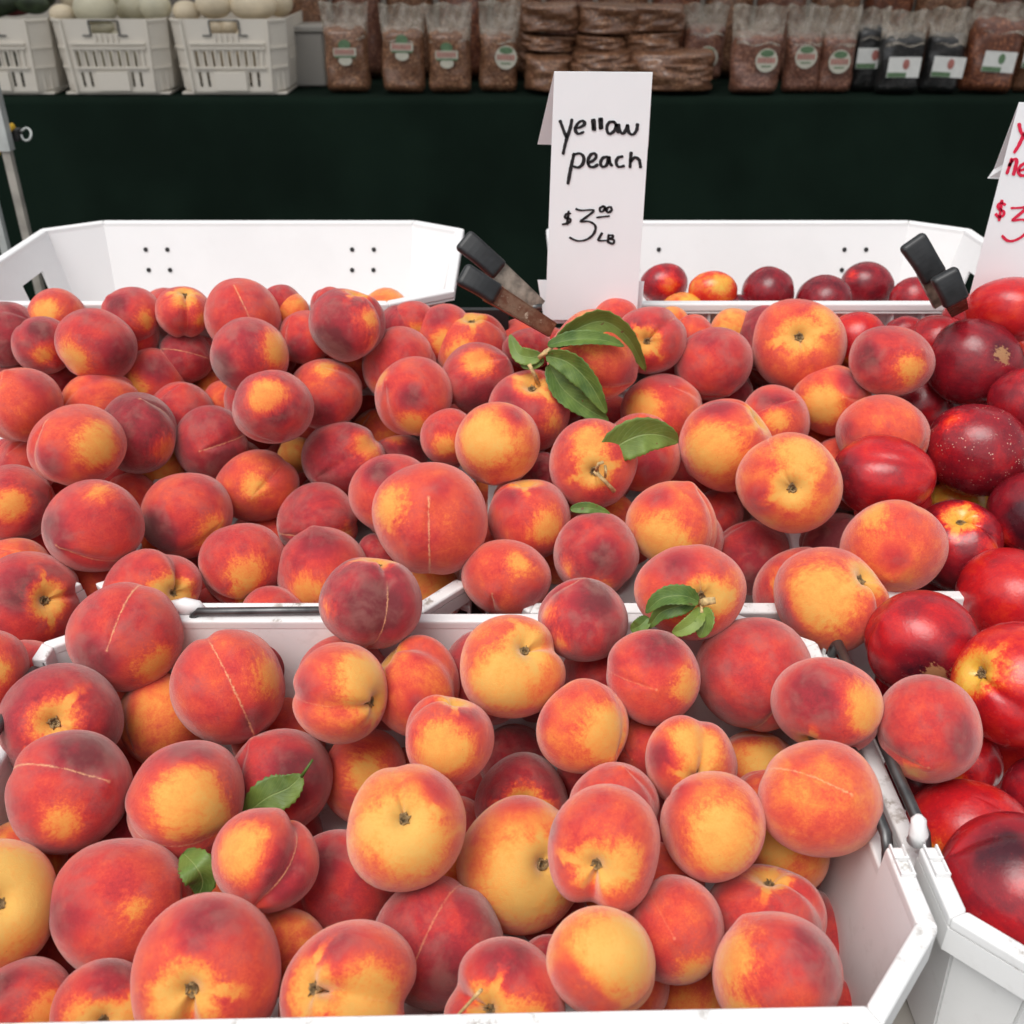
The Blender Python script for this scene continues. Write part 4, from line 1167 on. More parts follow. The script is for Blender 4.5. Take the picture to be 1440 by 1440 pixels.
# ------------------------------------------------------------------ leaves
def leaf_obj(parent, spine, width, fold=.25, roll=0.0, serr=.05, tint=0.0, name='leaf'):
    """spine: list of (px, py, z); width in photo pixels at the widest"""
    pts = [at(*p) for p in spine]
    # resample by Catmull-Rom
    sm = []
    K = 26
    for s in range(K + 1):
        t = s / K * (len(pts) - 1); i = min(int(t), len(pts) - 2); u = t - i
        p0 = pts[max(i - 1, 0)]; p1 = pts[i]; p2 = pts[i + 1]; p3 = pts[min(i + 2, len(pts) - 1)]
        sm.append(.5 * ((2 * p1) + (p2 - p0) * u + (2 * p0 - 5 * p1 + 4 * p2 - p3) * u * u + (3 * p1 - p0 - 3 * p2 + p3) * u ** 3))
    W = width / FPX * spine[len(spine) // 2][2] / 2
    nv = 6
    vs = []; uv = []
    rd = random.Random(int(spine[0][0]))
    for i, p in enumerate(sm):
        t = i / K
        ax = (sm[min(i + 1, K)] - sm[max(i - 1, 0)]).normalized()
        view = (p - CAM).normalized()
        side = ax.cross(view).normalized()
        up = side.cross(ax).normalized()
        if up.dot(view) > 0: up = -up
        a = roll
        side, up = side * math.cos(a) + up * math.sin(a), up * math.cos(a) - side * math.sin(a)
        prof = (math.sin(math.pi * t ** .80) ** .72) if 0 < t < 1 else 0.0
        prof = max(prof, .02)
        for j in range(-nv, nv + 1):
            v = j / nv
            w = W * prof * (1 + (serr * (1 if i % 2 else -1) if abs(j) == nv else 0))
            ripple = .06 * W * math.sin(i * .9 + (1 if j > 0 else 2)) * abs(v)
            vs.append(p + side * w * v + up * (abs(v) ** 1.3 * fold * w + ripple)); uv.append((t, (v + 1) / 2))
    n = 2 * nv + 1
    fs = [(i * n + j, i * n + j + 1, (i + 1) * n + j + 1, (i + 1) * n + j) for i in range(K) for j in range(n - 1)]
    o = mesh_obj(name, vs, fs, M['leaf'], parent, smooth=True)
    me = o.data; ul = me.uv_layers.new(name='UVMap')
    for lp in me.loops:
        ul.data[lp.index].uv = uv[lp.vertex_index]
    sol = o.modifiers.new('thickness', 'SOLIDIFY'); sol.thickness = .0004
    o['tint'] = float(tint)
    return o

def sprig(label, base, parts, twigs, name='leaf_sprig'):
    r = empty(name, at(*base), label, 'leaves')
    for tw in twigs:
        b = MB(); b.tube([at(*p) for p in tw[0]], tw[1], 8); b.build('twig', M['twig'] if len(tw) < 3 else tw[2], r, smooth=True)
    for a in parts: leaf_obj(r, *a[:1], **a[1])
    return r
def Z(x, y):
    """depth of the nearest fruit surface under a photo pixel"""
    best = 9
    for f in fruits:
        dx, dy = (x - f.x) / f.rx, (y - f.y) / f.ry
        q = dx * dx + dy * dy
        if q < .97: best = min(best, f.z - rad(f) * math.sqrt(1 - q))
    return best
def on(x, y, lift=.006, default=None):
    z = Z(x, y)
    if z > 3: z = default or zsurf(y)
    return (x, y, z - lift)
z1 = min(Z(800, 500), Z(840, 470), Z(760, 540))
sprig('sprig of four long green leaves draped over peaches in front of the sign', (762, 498, z1 - .01), [
    ([(778, 487, z1 - .006), (812, 462, z1 - .010), (850, 452, z1 - .006), (884, 476, z1 + .004), (908, 522, z1 + .03)], dict(width=38, fold=.45, tint=.30, roll=.35)),
    ([(770, 486, z1 - .010), (805, 478, z1 - .016), (845, 478, z1 - .015), (878, 487, z1 - .008)], dict(width=24, fold=.5, roll=-.5)),
    ([(768, 500, z1 - .010), (800, 510, z1 - .014), (830, 540, z1 - .012), (853, 582, z1 - .004)], dict(width=36, fold=.4, roll=.3)),
    ([(772, 512, z1 + .002), (790, 545, z1 + .002), (822, 572, z1 + .004), (856, 592, z1 + .008)], dict(width=36, fold=.4, roll=-.1)),
    ([(762, 500, z1 - .004), (745, 502, z1 + .002), (728, 496, z1 + .008), (717, 470, z1 + .012)], dict(width=24, fold=.3, tint=.15)),
    ([(765, 505, z1 - .002), (748, 512, z1 + .004), (732, 514, z1 + .010)], dict(width=16, fold=.3)),
], [([(758, 503, z1 - .006), (768, 495, z1 - .012), (778, 487, z1 - .010)], [.0022, .0028, .0016]),
    ([(757, 540, Z(757, 540) + .002), (750, 524, Z(757, 540) - .012), (744, 512, Z(757, 540) - .014)], [.0024, .0019, .0022])])
zb = Z(860, 620)
z2 = min(Z(870, 620), Z(930, 620)) - .004
sprig('single broad green leaf with brown spots on a broken twig', (850, 655, z2), [
    ([(852, 655, z2 + .004), (868, 628, z2 - .004), (900, 612, z2 - .008), (930, 612, z2 - .004), (954, 622, z2 + .006)], dict(width=54, fold=.3, tint=.24, serr=.03, roll=.2)),
], [([(838, 662, Z(838, 662) - .004), (842, 652, Z(838, 662) - .014), (848, 650, Z(838, 662) - .012)], .0016),
    ([(836, 662, Z(838, 662) - .003), (850, 676, Z(850, 676) - .006), (864, 691, Z(860, 690) - .008)], [.0022, .0018, .0022]),
    ([(851, 671, Z(850, 672) - .006), (852, 662, Z(850, 672) - .014), (851, 655, Z(850, 672) - .010)], .0014)])
z3 = Z(950, 850)
sprig('tuft of small curled green leaves at a peach stem above the front crate', (985, 848, z3), [
    ([(982, 846, z3 - .008), (960, 838, z3 - .014), (930, 842, z3 - .012), (908, 862, z3 - .004)], dict(width=30, fold=.45, roll=.3)),
    ([(978, 848, z3 - .006), (955, 852, z3 - .012), (928, 862, z3 - .008), (912, 884, z3 - .002)], dict(width=26, fold=.4, roll=-.3)),
    ([(912, 868, z3 - .002), (900, 880, z3 - .002), (887, 886, z3 + .004)], dict(width=22, fold=.4)),
    ([(986, 855, z3 - .006), (978, 872, z3 - .014), (960, 885, z3 - .014), (945, 890, z3 - .008)], dict(width=24, fold=.4, tint=.4)),
    ([(988, 856, z3 - .008), (992, 875, z3 - .014), (984, 897, z3 - .012)], dict(width=28, fold=.5, tint=.2, roll=.2)),
], [([(984, 848, z3 + .002), (992, 846, z3 - .010), (1006, 844, z3 - .012)], [.003, .0034, .0028]),
    ([(986, 850, z3 - .004), (987, 862, z3 - .010)], .0014)])
def loose(label, spine, **kw):
    r = empty('loose_leaf', at(*spine[0]), label, 'leaf')
    leaf_obj(r, spine, name='leaf_blade', **kw)
    return r
zl = Z(385, 1110) - .006
lf = loose('toothed green leaf lying on the dark rose peach', [(345, 1146, zl), (375, 1122, zl - .004), (405, 1108, zl - .002), (425, 1090, zl)], width=52, fold=.1, serr=.06, tint=.12)
b = MB(); b.tube([at(424, 1092, zl), at(432, 1080, zl - .003), at(440, 1068, zl - .001)], [.0014, .0011, .0009], 8)
b.build('leaf_stalk', M['leaf'], lf, smooth=True)
zl = zsurf(1230) - .015
loose('dark green leaf pinched between the very large red peach and its neighbour', [(258, 1200, zl + .02), (275, 1218, zl), (285, 1240, zl + .004), (278, 1262, zl + .01)], width=48, fold=.15)
zl = Z(838, 722)
loose('sliver of green leaf under the peach with the broken twig', [(802, 716, zl), (828, 714, zl - .003), (858, 722, zl)], width=16, fold=.2)
zt_ = Z(700, 1418)
tw = MB(); tw.tube([at(677, 1392, Z(690, 1395) - .012), at(662, 1408, Z(670, 1410) - .008), at(640, 1432, Z(660, 1420) - .002), at(632, 1440, Z(660, 1420) + .002)], [.0012, .0010, .0010, .0008], 8)
fr_ = [f for f in fruits if (f.x, f.y) == (712, 1412)][0]
o = tw.build('straw_twig', M['twig'], smooth=True)
tag(o, 'thin straw coloured twig lying in the fold of the bottom peach', 'twig')

# ------------------------------------------------------------------ background stall
YT = 3.30
Ztab = atY(700, 138, YT).z
t = empty('market_table', (0, YT + .6, 0), 'long market table under a dark green cloth, across the aisle', 'table')
# cloth with soft folds
def wave(x): return .006 * math.sin(x * 9.0) + .004 * math.sin(x * 23.0 + 1) + .003 * math.sin(x * 41.0)
xs = [-2.2 + i * .03 for i in range(int(5.4 / .03))]
vs = []; fs = []
prof = [(0, 1.6), (0, 0.02), (-.006, 0.004), (-.02, 0), (-.30, -.012), (-.65, -.024), (-Ztab + .02, -.035)]
for x in xs:
    for k, (dz, dy) in enumerate(prof):
        amp = 0 if k < 2 else min(1, -dz * 2.2)
        vs.append((x, YT + dy - wave(x) * amp * 1.6, Ztab + dz))
m = len(prof)
for i in range(len(xs) - 1):
    for k in range(m - 1):
        fs.append((i * m + k, i * m + k + 1, (i + 1) * m + k + 1, (i + 1) * m + k))
cl = mesh_obj('table_cloth', vs, fs, M['cloth'], t, smooth=True)
b = MB(); b.box((-2.15, YT + .03, Ztab - .035), (3.1, YT + 1.55, Ztab - .005)); b.build('table_top', M['wood'], t)
for lx_ in (-2.0, 0.5, 3.0):
    for ly in (YT + .1, YT + 1.45):
        b = MB(); b.tube([(lx_, ly, 0), (lx_, ly, Ztab - .036)], .018, 8); b.build('leg', M['pole'], t)

def vented_crate(pxl, pxr, label, contents):
    xl = atY(pxl, 134, YT + .03).x; xr = atY(pxr, 134, YT + .03).x
    Y0 = YT + .035; z0 = Ztab + .004; z1 = atY(150, 25, Y0).z
    w = xr - xl; mx = (xl + xr) / 2; h = z1 - z0
    root = empty('vented_crate', (mx, Y0, z0), label, 'crate', 'vented cream crates on the far table')
    cut = .10 * w
    def face(u, v, off=0.0):
        # slight bow of the moulded front, tapering to the base
        hw = w / 2 * (.93 + .07 * v)
        return Vector((mx + (2 * u - 1) * hw, Y0 + .012 * (1 - v) - off, z0 + h * v))
    holes = [(.375, .80, .62, .96)]
    slots = []
    for k in range(8):
        u = .20 + k * .073
        slots.append((u, .37, u + .026, .57))
    for u in (.20, .273, .66, .733):
        slots.append((u, .10, u + .026, .30))
    b = MB(); b.panel([face(.12, .035), face(.88, .035), face(.88, .985), face(.12, .985)], .005,
                      [((a - .12) / .76, (c - .035) / .95, (d - .12) / .76, (e - .035) / .95) for a, c, d, e in holes + slots], Vector((0, 1, 0)))
    b.build('front_panel', M['cream'], root)
    b = MB()
    for u in [.185, .24, .313, .386, .459, .532, .605, .678, .751, .80]:
        b.hexa([face(u - .006, .36, .0002), face(u + .006, .36, .0002), face(u + .006, .36, .0062), face(u - .006, .36, .0062)],
               [face(u - .006, .59, .0002), face(u + .006, .59, .0002), face(u + .006, .59, .0062), face(u - .006, .59, .0062)])
    for v in (.345, .60, .66):
        b.hexa([face(.17, v, .0003), face(.83, v, .0003), face(.83, v, .0075), face(.17, v, .0075)],
               [face(.17, v + .022, .0003), face(.83, v + .022, .0003), face(.83, v + .022, .0075), face(.17, v + .022, .0075)])
    for u in (.125, .86):
        b.hexa([face(u, .04, .0002), face(u + .014, .04, .0002), face(u + .014, .04, .008), face(u, .04, .008)],
               [face(u, .98, .0002), face(u + .014, .98, .0002), face(u + .014, .98, .008), face(u, .98, .008)])
    for k in range(5):
        u = .40 + k * .048
        b.hexa([face(u, .685, .0004), face(u + .012, .685, .0004), face(u + .012, .685, .006), face(u, .685, .006)],
               [face(u, .795, .0004), face(u + .012, .795, .0004), face(u + .012, .795, .006), face(u, .795, .006)])
    b.build('ribbing', M['cream'], root)
    b = MB()
    b.hexa([face(.345, .05, .0004), face(.64, .05, .0004), face(.64, .05, .0085), face(.345, .05, .0085)],
           [face(.345, .30, .0004), face(.64, .30, .0004), face(.64, .30, .0085), face(.345, .30, .0085)])
    b.build('label_plate', M['cream'], root, bevel=.001)
    b = MB()
    for (a0, a1) in (((.30, .775), (.372, .775)), ((.372, .775), (.372, .965)), ((.372, .965), (.622, .965)), ((.622, .965), (.622, .775)), ((.622, .775), (.69, .775))):
        b.tube([face(a0[0], a0[1], .004), face(a1[0], a1[1], .004)], .0024, 6)
    b.build('handle_wire', M['rod'], root)
    dep = .42
    # chamfers and sides with horizontal steps
    for s in (-1, 1):
        def cp(u, v): return face(u, v)
        u0, u1 = (.12, 0.0) if s < 0 else (.88, 1.0)
        q = [face(u0, .03), face(u1, .03) + Vector((0, .05, .008)), face(u1, .985) + Vector((0, .05, 0)), face(u0, .985)]
        b = MB(); b.panel(q, .004, (), Vector((-.0 * s, 1, 0)))
        for v in (.34, .60, .95):
            a_ = [face(u0, v, .0005), face(u1, v, .0005) + Vector((0, .05, 0)), face(u1, v, .007) + Vector((0, .05, 0)), face(u0, v, .007)]
            b.hexa(a_, [p + Vector((0, 0, .006)) for p in a_])
        for w_ in (.35, .70):
            uu = u0 + (u1 - u0) * w_; dy = .05 * w_
            a_ = [face(uu - .006, .05, .0006) + Vector((0, dy, 0)), face(uu + .006, .05, .0006) + Vector((0, dy, 0)), face(uu + .006, .05, .006) + Vector((0, dy, 0)), face(uu - .006, .05, .006) + Vector((0, dy, 0))]
            b.hexa(a_, [p + Vector((0, 0, h * .9)) for p in a_])
        b.build('corner_panel', M['cream'], root)
        q = [face(u1, .03) + Vector((0, .0505, .008)), face(u1, .03) + Vector((0, dep, .008)), face(u1, .985) + Vector((0, dep, 0)), face(u1, .985) + Vector((0, .0505, 0))]
        b = MB(); b.panel(q, .004, [(.1 + k * .1, .40, .14 + k * .1, .60) for k in range(8)], Vector((-s, 0, 0)))
        b.build('side_panel', M['cream'], root)
    b = MB(); q = [face(0.02, .03) + Vector((0, dep + .001, 0)), face(.98, .03) + Vector((0, dep + .001, 0)), face(.98, .985) + Vector((0, dep + .001, 0)), face(.02, .985) + Vector((0, dep + .001, 0))]
    b.panel(q, .004, (), Vector((0, 1, 0))); b.build('back_panel', M['cream'], root)
    b = MB(); b.box((mx - w * .46, Y0 + .02, z0), (mx + w * .46, Y0 + dep - .01, z0 + .006)); b.build('crate_floor', M['cream'], root)
    return root, mx, w, Y0, z0, h
vc = []
vc.append(vented_crate(-90, 79, 'vented crate at the left corner, filled with dark leafy produce', 0))
vc.append(vented_crate(83, 243, 'vented crate between two others, filled with pale green gourds', 0))
vc.append(vented_crate(247, 408, 'vented crate nearest the bagged snacks, filled with cream gourds', 0))

def lumpy(name, c, rx, ry, rz, mat, seed, amp=.06, n=20, rot=0.0):
    rd = random.Random(seed); ph = [rd.uniform(0, 6.28) for _ in range(6)]
    vs = []; fs = []
    R = Matrix.Rotation(rot, 3, 'Y')
    for i in range(n + 1):
        th = math.pi * i / n
        for j in range(2 * n):
            p = math.pi * j / n
            k = 1 + amp * (math.sin(2 * p + ph[0]) * math.sin(th) + math.cos(3 * th + ph[1]) * .5 + math.sin(3 * p + 2 * th + ph[2]) * .4 * math.sin(th))
            v = R @ Vector((rx * math.sin(th) * math.cos(p) * k, ry * math.sin(th) * math.sin(p) * k, rz * math.cos(th) * k))
            vs.append(c + v)
    for i in range(n):
        for j in range(2 * n):
            a = i * 2 * n + j; b_ = i * 2 * n + (j + 1) % (2 * n)
            fs.append((a, a + 2 * n, b_ + 2 * n, b_))
    return mesh_obj(name, vs, fs, mat, smooth=True)
M['gourd_g'] = plain('pale_green_gourd_skin', (0.50, 0.46, 0.33), 0.4, var=.14, scale=14)
M['gourd_c'] = plain('cream_gourd_skin', (0.60, 0.50, 0.35), 0.4, var=.12, scale=14)
gs = [  # px, py, rx, ry in photo pixels, depth row, material, label
    (88, 20, 19, 13, 0, 'gourd_c', 'small whitish gourd at the left corner of its crate'),
    (133, 12, 30, 22, 0, 'gourd_g', 'wide pale green gourd over the crate handle'),
    (186, 10, 24, 21, 1, 'gourd_g', 'green tinted gourd behind the wide pale one'),
    (218, 10, 22, 19, 0, 'gourd_g', 'pale green gourd at the right end of its crate'),
    (108, -4, 24, 18, 1, 'gourd_c', 'cream gourd at the back of the green gourds'),
    (160, -8, 26, 20, 1, 'gourd_g', 'greenish gourd cut by the top edge of the picture'),
    (262, 16, 20, 14, 0, 'gourd_c', 'small cream gourd in the left corner of its crate'),
    (300, 6, 25, 19, 0, 'gourd_c', 'rounded cream gourd above the crate handle'),
    (356, 8, 32, 19, 0, 'gourd_c', 'widest cream gourd beside the crate handle'),
    (392, 4, 20, 18, 1, 'gourd_c', 'tan gourd at the right rim of its crate'),
    (330, -6, 22, 18, 1, 'gourd_c', 'cream gourd behind the two rounded ones'),
    (305, 40, 12, 11, 0, 'gourd_c', 'brownish gourd seen through the crate handle'),
    (322, 38, 12, 11, 0, 'gourd_c', 'pale gourd seen through the crate handle'),
    (140, 38, 20, 11, 0, 'gourd_g', 'shaded gourd seen through the crate handle hole')]
for k, (x, y, rx, ry, row, mt, lb) in enumerate(gs):
    Yg = YT + .115 + row * .11 + (.0 if y < 30 else 0)
    c = atY(x, y, Yg); s = (c - CAM).dot(FWD) / FPX
    o = lumpy('gourd', c, rx * s, ry * s * 1.0, ry * s, M[mt], k, .035)
    tag(o, lb, 'gourd', 'gourds in the vented crates')
# fill under the gourds so the crates are not hollow
for k, (r_, mx, w, Y0, z0, h) in enumerate(vc[1:]):
    for a in range(4):
        for bb in range(3):
            c = Vector((mx - w * .33 + a * w * .22, Y0 + .10 + bb * .12, z0 + h * .42))
            o = lumpy('gourd', c, w * .13, .06, h * .32, M['gourd_g' if k == 0 else 'gourd_c'], 50 + a * 3 + bb, .03, 10)
            tag(o, 'gourd buried inside its vented crate, seen only through the slots', 'gourd', 'buried gourds')
# dark leafy produce in the leftmost crate
M['darkleaf'] = plain('dark_green_leaf', (0.030, 0.045, 0.020), 0.55, var=.5, scale=30)
M['redleaf'] = plain('dark_red_leaf', (0.13, 0.02, 0.022), 0.5, var=.4, scale=30)
for k, (x, y, rx, ry, mt, lb) in enumerate([(-10, 2, 34, 22, 'darkleaf', 'dark green aubergine like vegetable at the top left corner'), (18, 14, 22, 8, 'redleaf', 'dark red vegetable lying flat at the top left corner'),
                                       (38, 2, 30, 14, 'darkleaf', 'long dark green vegetable above the red one'), (58, -6, 18, 16, 'darkleaf', 'dark vegetable leaning on the crate corner')]):
    c = atY(x, y, YT + .16 + .03 * (k % 2)); s = (c - CAM).dot(FWD) / FPX
    o = lumpy('dark_vegetable', c, rx * s, ry * s, ry * s, M[mt], 90 + k, .12, 16, rot=.2 * (k - 1))
    tag(o, lb, 'vegetable', 'dark vegetables in the corner crate')
mx, w, Y0, z0, h = vc[0][1:]
for a in range(3):
    c = Vector((mx - w * .25 + a * w * .25, Y0 + .2, z0 + h * .45))
    o = lumpy('dark_vegetable', c, w * .18, .12, h * .4, M['darkleaf'], 150 + a, .08, 10)
    tag(o, 'dark vegetable buried in the corner crate, seen only through slots', 'vegetable', 'buried dark vegetables')

# ------------------------------------------------------------------ bagged snacks
def snack(name, c1, c2, c3, sc=170.0):
    t_ = NT(name); co = t_.coord()
    v = t_.n('ShaderNodeTexVoronoi'); t_.put(v.inputs['Vector'], co); t_.put(v.inputs['Scale'], sc)
    sep = t_.n('ShaderNodeSeparateColor'); t_.put(sep.inputs[0], v.outputs['Color'])
    col = t_.ramp(sep.outputs[0], [(0.0, c1), (.5, c2), (1.0, c3)])
    nn = t_.noise(co, 24.0, 4.0, .6)
    col = t_.mix(t_.step(nn, .35, .65), t_.mix(1.0, col, (.55, .5, .5), 'MULTIPLY'), col)
    col = t_.mix(t_.step(v.outputs['Distance'], .25, .75), col, c1)
    wr = t_.noise(co, 26.0, 5.0, .65, 1.2)
    t_.bsdf(Base_Color=col, Roughness=.55, Coat_Weight=.9, Coat_Roughness=t_.step(wr, .3, .7, .05, .25), Specular_IOR_Level=.3,
            Normal=t_.bump(t_.math('ADD', v.outputs['Distance'], t_.math('MULTIPLY', wr, 4.0)), .5, .006))
    return t_.m
M['nut'] = snack('brown_granola', (.13, .055, .026), (.34, .15, .075), (.50, .28, .15))
M['nut2'] = snack('reddish_dried_snack', (.12, .045, .028), (.32, .13, .075), (.43, .22, .14))
M['dark'] = snack('dried_dark_fruit', (.006, .006, .006), (.014, .013, .013), (.035, .032, .03), 90)
M['rust_snack'] = snack('red_brown_dried_fruit', (.11, .032, .015), (.27, .085, .035), (.38, .14, .06), 120)
def film_mat():
    t_ = NT('clear_bag_film'); co = t_.coord()
    n_ = t_.noise(co, 18.0, 4.0, .6, 1.5)
    b_ = t_.n('ShaderNodeBsdfPrincipled'); t_.put(b_.inputs['Base Color'], (.40, .34, .27)); t_.put(b_.inputs['Roughness'], .22)
    t_.put(b_.inputs['Normal'], t_.bump(n_, .9, .012)); t_.put(b_.inputs['Specular IOR Level'], .9)
    tr = t_.n('ShaderNodeBsdfTransparent'); mx_ = t_.n('ShaderNodeMixShader')
    t_.put(mx_.inputs[0], t_.step(n_, .35, .65, .22, .58)); t_.t.links.new(tr.outputs[0], mx_.inputs[1]); t_.t.links.new(b_.outputs[0], mx_.inputs[2])
    t_.t.links.new(mx_.outputs[0], t_.out.inputs['Surface'])
    return t_.m
M['film'] = film_mat()
M['label_c'] = plain('cream_label_paper', (.46, .44, .36), .5, var=.05, scale=60)
M['label_w'] = plain('white_label_paper', (.60, .60, .57), .5, var=.04, scale=60)
M['label_g'] = plain('green_label_print', (.09, .16, .08), .5, var=.2, scale=90)
M['label_r'] = plain('red_label_print', (.34, .12, .10), .5, var=.2, scale=90)

def pillow(c, W, H, D, seed, up=Vector((0, 0, 1)), sharp=.55, nu=22, nv=26, topw=1.0, amp=.17):
    """a filled bag: c is its bottom centre; returns verts, faces"""
    rd = random.Random(seed); ph = [rd.uniform(0, 6.28) for _ in range(8)]
    vs = []
    for i in range(nv + 1):
        v = i / nv
        for j in range(nu):
            a = 2 * math.pi * j / nu
            cx, sy = math.cos(a), math.sin(a)
            ex = math.copysign(abs(cx) ** sharp, cx); ey = math.copysign(abs(sy) ** .9, sy)
            pr = min(1, (v / .10)) ** .5 * min(1, (1 - v) / .12) ** .5
            prx = .86 + .14 * pr if 0 < v < 1 else .80
            wv = 1 + amp * (math.sin(5 * v + ph[0] + 2 * a) * .5 + math.sin(11 * v + 3 * a + ph[1]) * .35 + math.sin(19 * v - 5 * a + ph[2]) * .2)
            x = W / 2 * ex * prx * (1 + (topw - 1) * v) * (1 + .3 * (wv - 1))
            y = D / 2 * ey * (pr if 0 < v < 1 else .06) * wv
            vs.append(Vector((x, y, H * v)))
    fs = []
    for i in range(nv):
        for j in range(nu):
            fs.append((i * nu + j, i * nu + (j + 1) % nu, (i + 1) * nu + (j + 1) % nu, (i + 1) * nu + j))
    fs.append(tuple(range(nu))[::-1]); fs.append(tuple(range(nv * nu, (nv + 1) * nu)))
    return vs, fs

def front_y(vs, x, z):
    best = 0
    for v in vs:
        if abs(v.x - x) < .045 and abs(v.z - z) < .045: best = min(best, v.y)
    return best

def bag(px, base, top, film, wpx, Y, mat, lab, label, group, lpos=(.0, .55), seed=1, lean=0.0):
    c = atY(px, base, Y); c.z = max(c.z, Ztab + .003)
    s = (c - CAM).dot(FWD) / FPX
    W = wpx * s
    zt = atY(px, top, Y + .02).z; H = zt - c.z; zf = atY(px, film, Y + .02).z - c.z
    D = W * .62
    root = empty('snack_bag', c, label, 'snack bag', group)
    vs, fs = pillow(c, W, H, D, seed)
    R = Matrix.Rotation(lean, 3, 'Y')
    def T(v): return c + R @ v
    mesh_obj('contents', [T(v) for v in vs], fs, M[mat], root, smooth=True)
    # clear film: loose skin plus the flat sealed head of the bag
    rd = random.Random(seed + 5)
    fv = []; ff = []; nu, nv = 18, 14
    for k, sgn in ((0, -1), (1, 1)):
        for i in range(nv + 1):
            v = i / nv; z = H * .80 + (zf - H * .80) * v
            th = D * .5 * max(0, 1 - v * 1.7) ** .8 + .002
            for j in range(nu + 1):
                u = j / nu * 2 - 1
                cr = .006 * math.sin(7 * u + 5 * v + seed) + .004 * math.sin(15 * u - 9 * v + seed * 2)
                fv.append(T(Vector((u * W * (.50 + .05 * v), sgn * th * math.sqrt(max(0, 1 - u ** 4)) + cr * v, z + .004 * math.sin(6 * u + seed)))))
    n0 = (nv + 1) * (nu + 1)
    for k in range(2):
        for i in range(nv):
            for j in range(nu):
                a = k * n0 + i * (nu + 1) + j
                ff.append((a, a + 1, a + nu + 2, a + nu + 1))
    fo = mesh_obj('film', fv, ff, M['film'], root, smooth=True)
    lx_, lz = lpos[0] * W / 2, lpos[1] * H
    fy = min(front_y(vs, lx_, lz), front_y(vs, lx_, lz + .02), front_y(vs, lx_, lz - .02)) - .003
    def disc(x, z, rx, rz, y, mt, name, n_=18):
        b = MB(); ring = [T(Vector((x + rx * math.cos(a * 2 * math.pi / n_), y, z + rz * math.sin(a * 2 * math.pi / n_)))) for a in range(n_)]
        b.hexa(ring, [p + Vector((0, .0015, 0)) for p in ring]); return b.build(name, M[mt], root)
    def rect(x0, z0, x1, z1, y, mt, name):
        b = MB(); ring = [T(Vector(p)) for p in ((x0, y, z0), (x1, y, z0), (x1, y, z1), (x0, y, z1))]
        b.hexa(ring, [p + Vector((0, .0015, 0)) for p in ring]); return b.build(name, M[mt], root)
    if lab == 'crest':
        r = 15 * s
        disc(lx_, lz - r * .75, r * .62, r * .42, fy, 'label_c', 'label')
        disc(lx_, lz + r * .55, r * .55, r * .45, fy, 'label_g', 'label_emblem')
        b = MB()
        rect(lx_ - r * 1.02, lz - r * .35, lx_ + r * 1.02, lz + r * .30, fy - .0012, 'label_c', 'label_band')
        rect(lx_ - r * .95, lz - r * .50, lx_ + r * .95, lz - r * .36, fy - .001, 'label_g', 'label_line')
        for q in range(7):
            x0 = lx_ - r * .88 + q * r * .255
            rect(x0, lz - r * .24, x0 + r * .17, lz + r * (.20 if q else .26), fy - .0024, 'label_r', 'label_letter')
    elif lab == 'round':
        r = 15 * s
        disc(lx_, lz, r, r, fy, 'label_c', 'label')
        disc(lx_, lz + r * .60, r * .62, r * .30, fy - .0012, 'label_g', 'label_emblem')
        for q in range(6):
            x0 = lx_ - r * .80 + q * r * .275
            rect(x0, lz - r * .22, x0 + r * .19, lz + r * .24, fy - .0012, 'label_r', 'label_letter')
        rect(lx_ - r * .45, lz - r * .55, lx_ + r * .45, lz - r * .44, fy - .0012, 'label_g', 'label_line')
    elif lab == 'card':
        rx_, rz_ = 22 * s, 13 * s
        rect(lx_ - rx_, lz - rz_, lx_ + rx_, lz + rz_, fy, 'label_w', 'label')
        rect(lx_ - rx_ * .98, lz - rz_ * .96, lx_ + rx_ * .2, lz - rz_ * .5, fy - .0012, 'label_g', 'label_line')
        disc(lx_ + rx_ * .1, lz + rz_ * .3, rz_ * .36, rz_ * .52, fy - .0012, 'label_r' if mat != 'rust_snack' else 'label_g', 'label_emblem', 10)
    return root
g1 = 'clear bags of brown granola standing at left'
g2 = 'clear bags with round labels standing right of the flat stack'
g3 = 'bags with white rectangular labels at the right'
Yb_ = YT + .10
bag(492, 133, 32, 2, 60, Yb_ + .01, 'nut', 'crest', 'snack bag nearest the vented crates, label in its middle', g1, (.02, .62), 1)
bag(569, 133, 36, 5, 58, Yb_, 'nut', 'crest', 'snack bag with the highest label and a long white glint', g1, (.0, .72), 2, .02)
bag(634, 136, 38, 4, 58, Yb_, 'nut', 'crest', 'third standing snack bag from the vented crates, label mid height', g1, (-.1, .62), 3)
bag(700, 138, 40, 0, 52, Yb_ + .02, 'nut', 'round', 'narrow snack bag just left of the flat stacked bags', g1, (.4, .58), 4, .03)
bag(985, 112, 32, 4, 56, Yb_ + .09, 'nut2', 'round', 'reddish snack bag rising behind the flat stack, round label', g2, (.1, .42), 5)
bag(1056, 142, 42, 6, 68, Yb_ - .02, 'nut2', 'round', 'widest round labelled bag, creased along its left side', g2, (.3, .56), 6)
bag(1121, 138, 44, 6, 50, Yb_, 'nut2', 'round', 'slim round labelled bag between two others of its kind', g2, (.0, .62), 7)
bag(1168, 137, 46, 8, 48, Yb_, 'nut2', 'round', 'slim round labelled bag beside the black fruit bags', g2, (.0, .55), 8)
bag(1212, 133, 34, 10, 42, Yb_ + .03, 'dark', 'card', 'narrow black fruit bag half hidden by its neighbour', g3, (.1, .52), 9)
bag(1255, 142, 44, 14, 60, Yb_ - .02, 'dark', 'card', 'wide black fruit bag with a clean white label', g3, (.0, .46), 10)
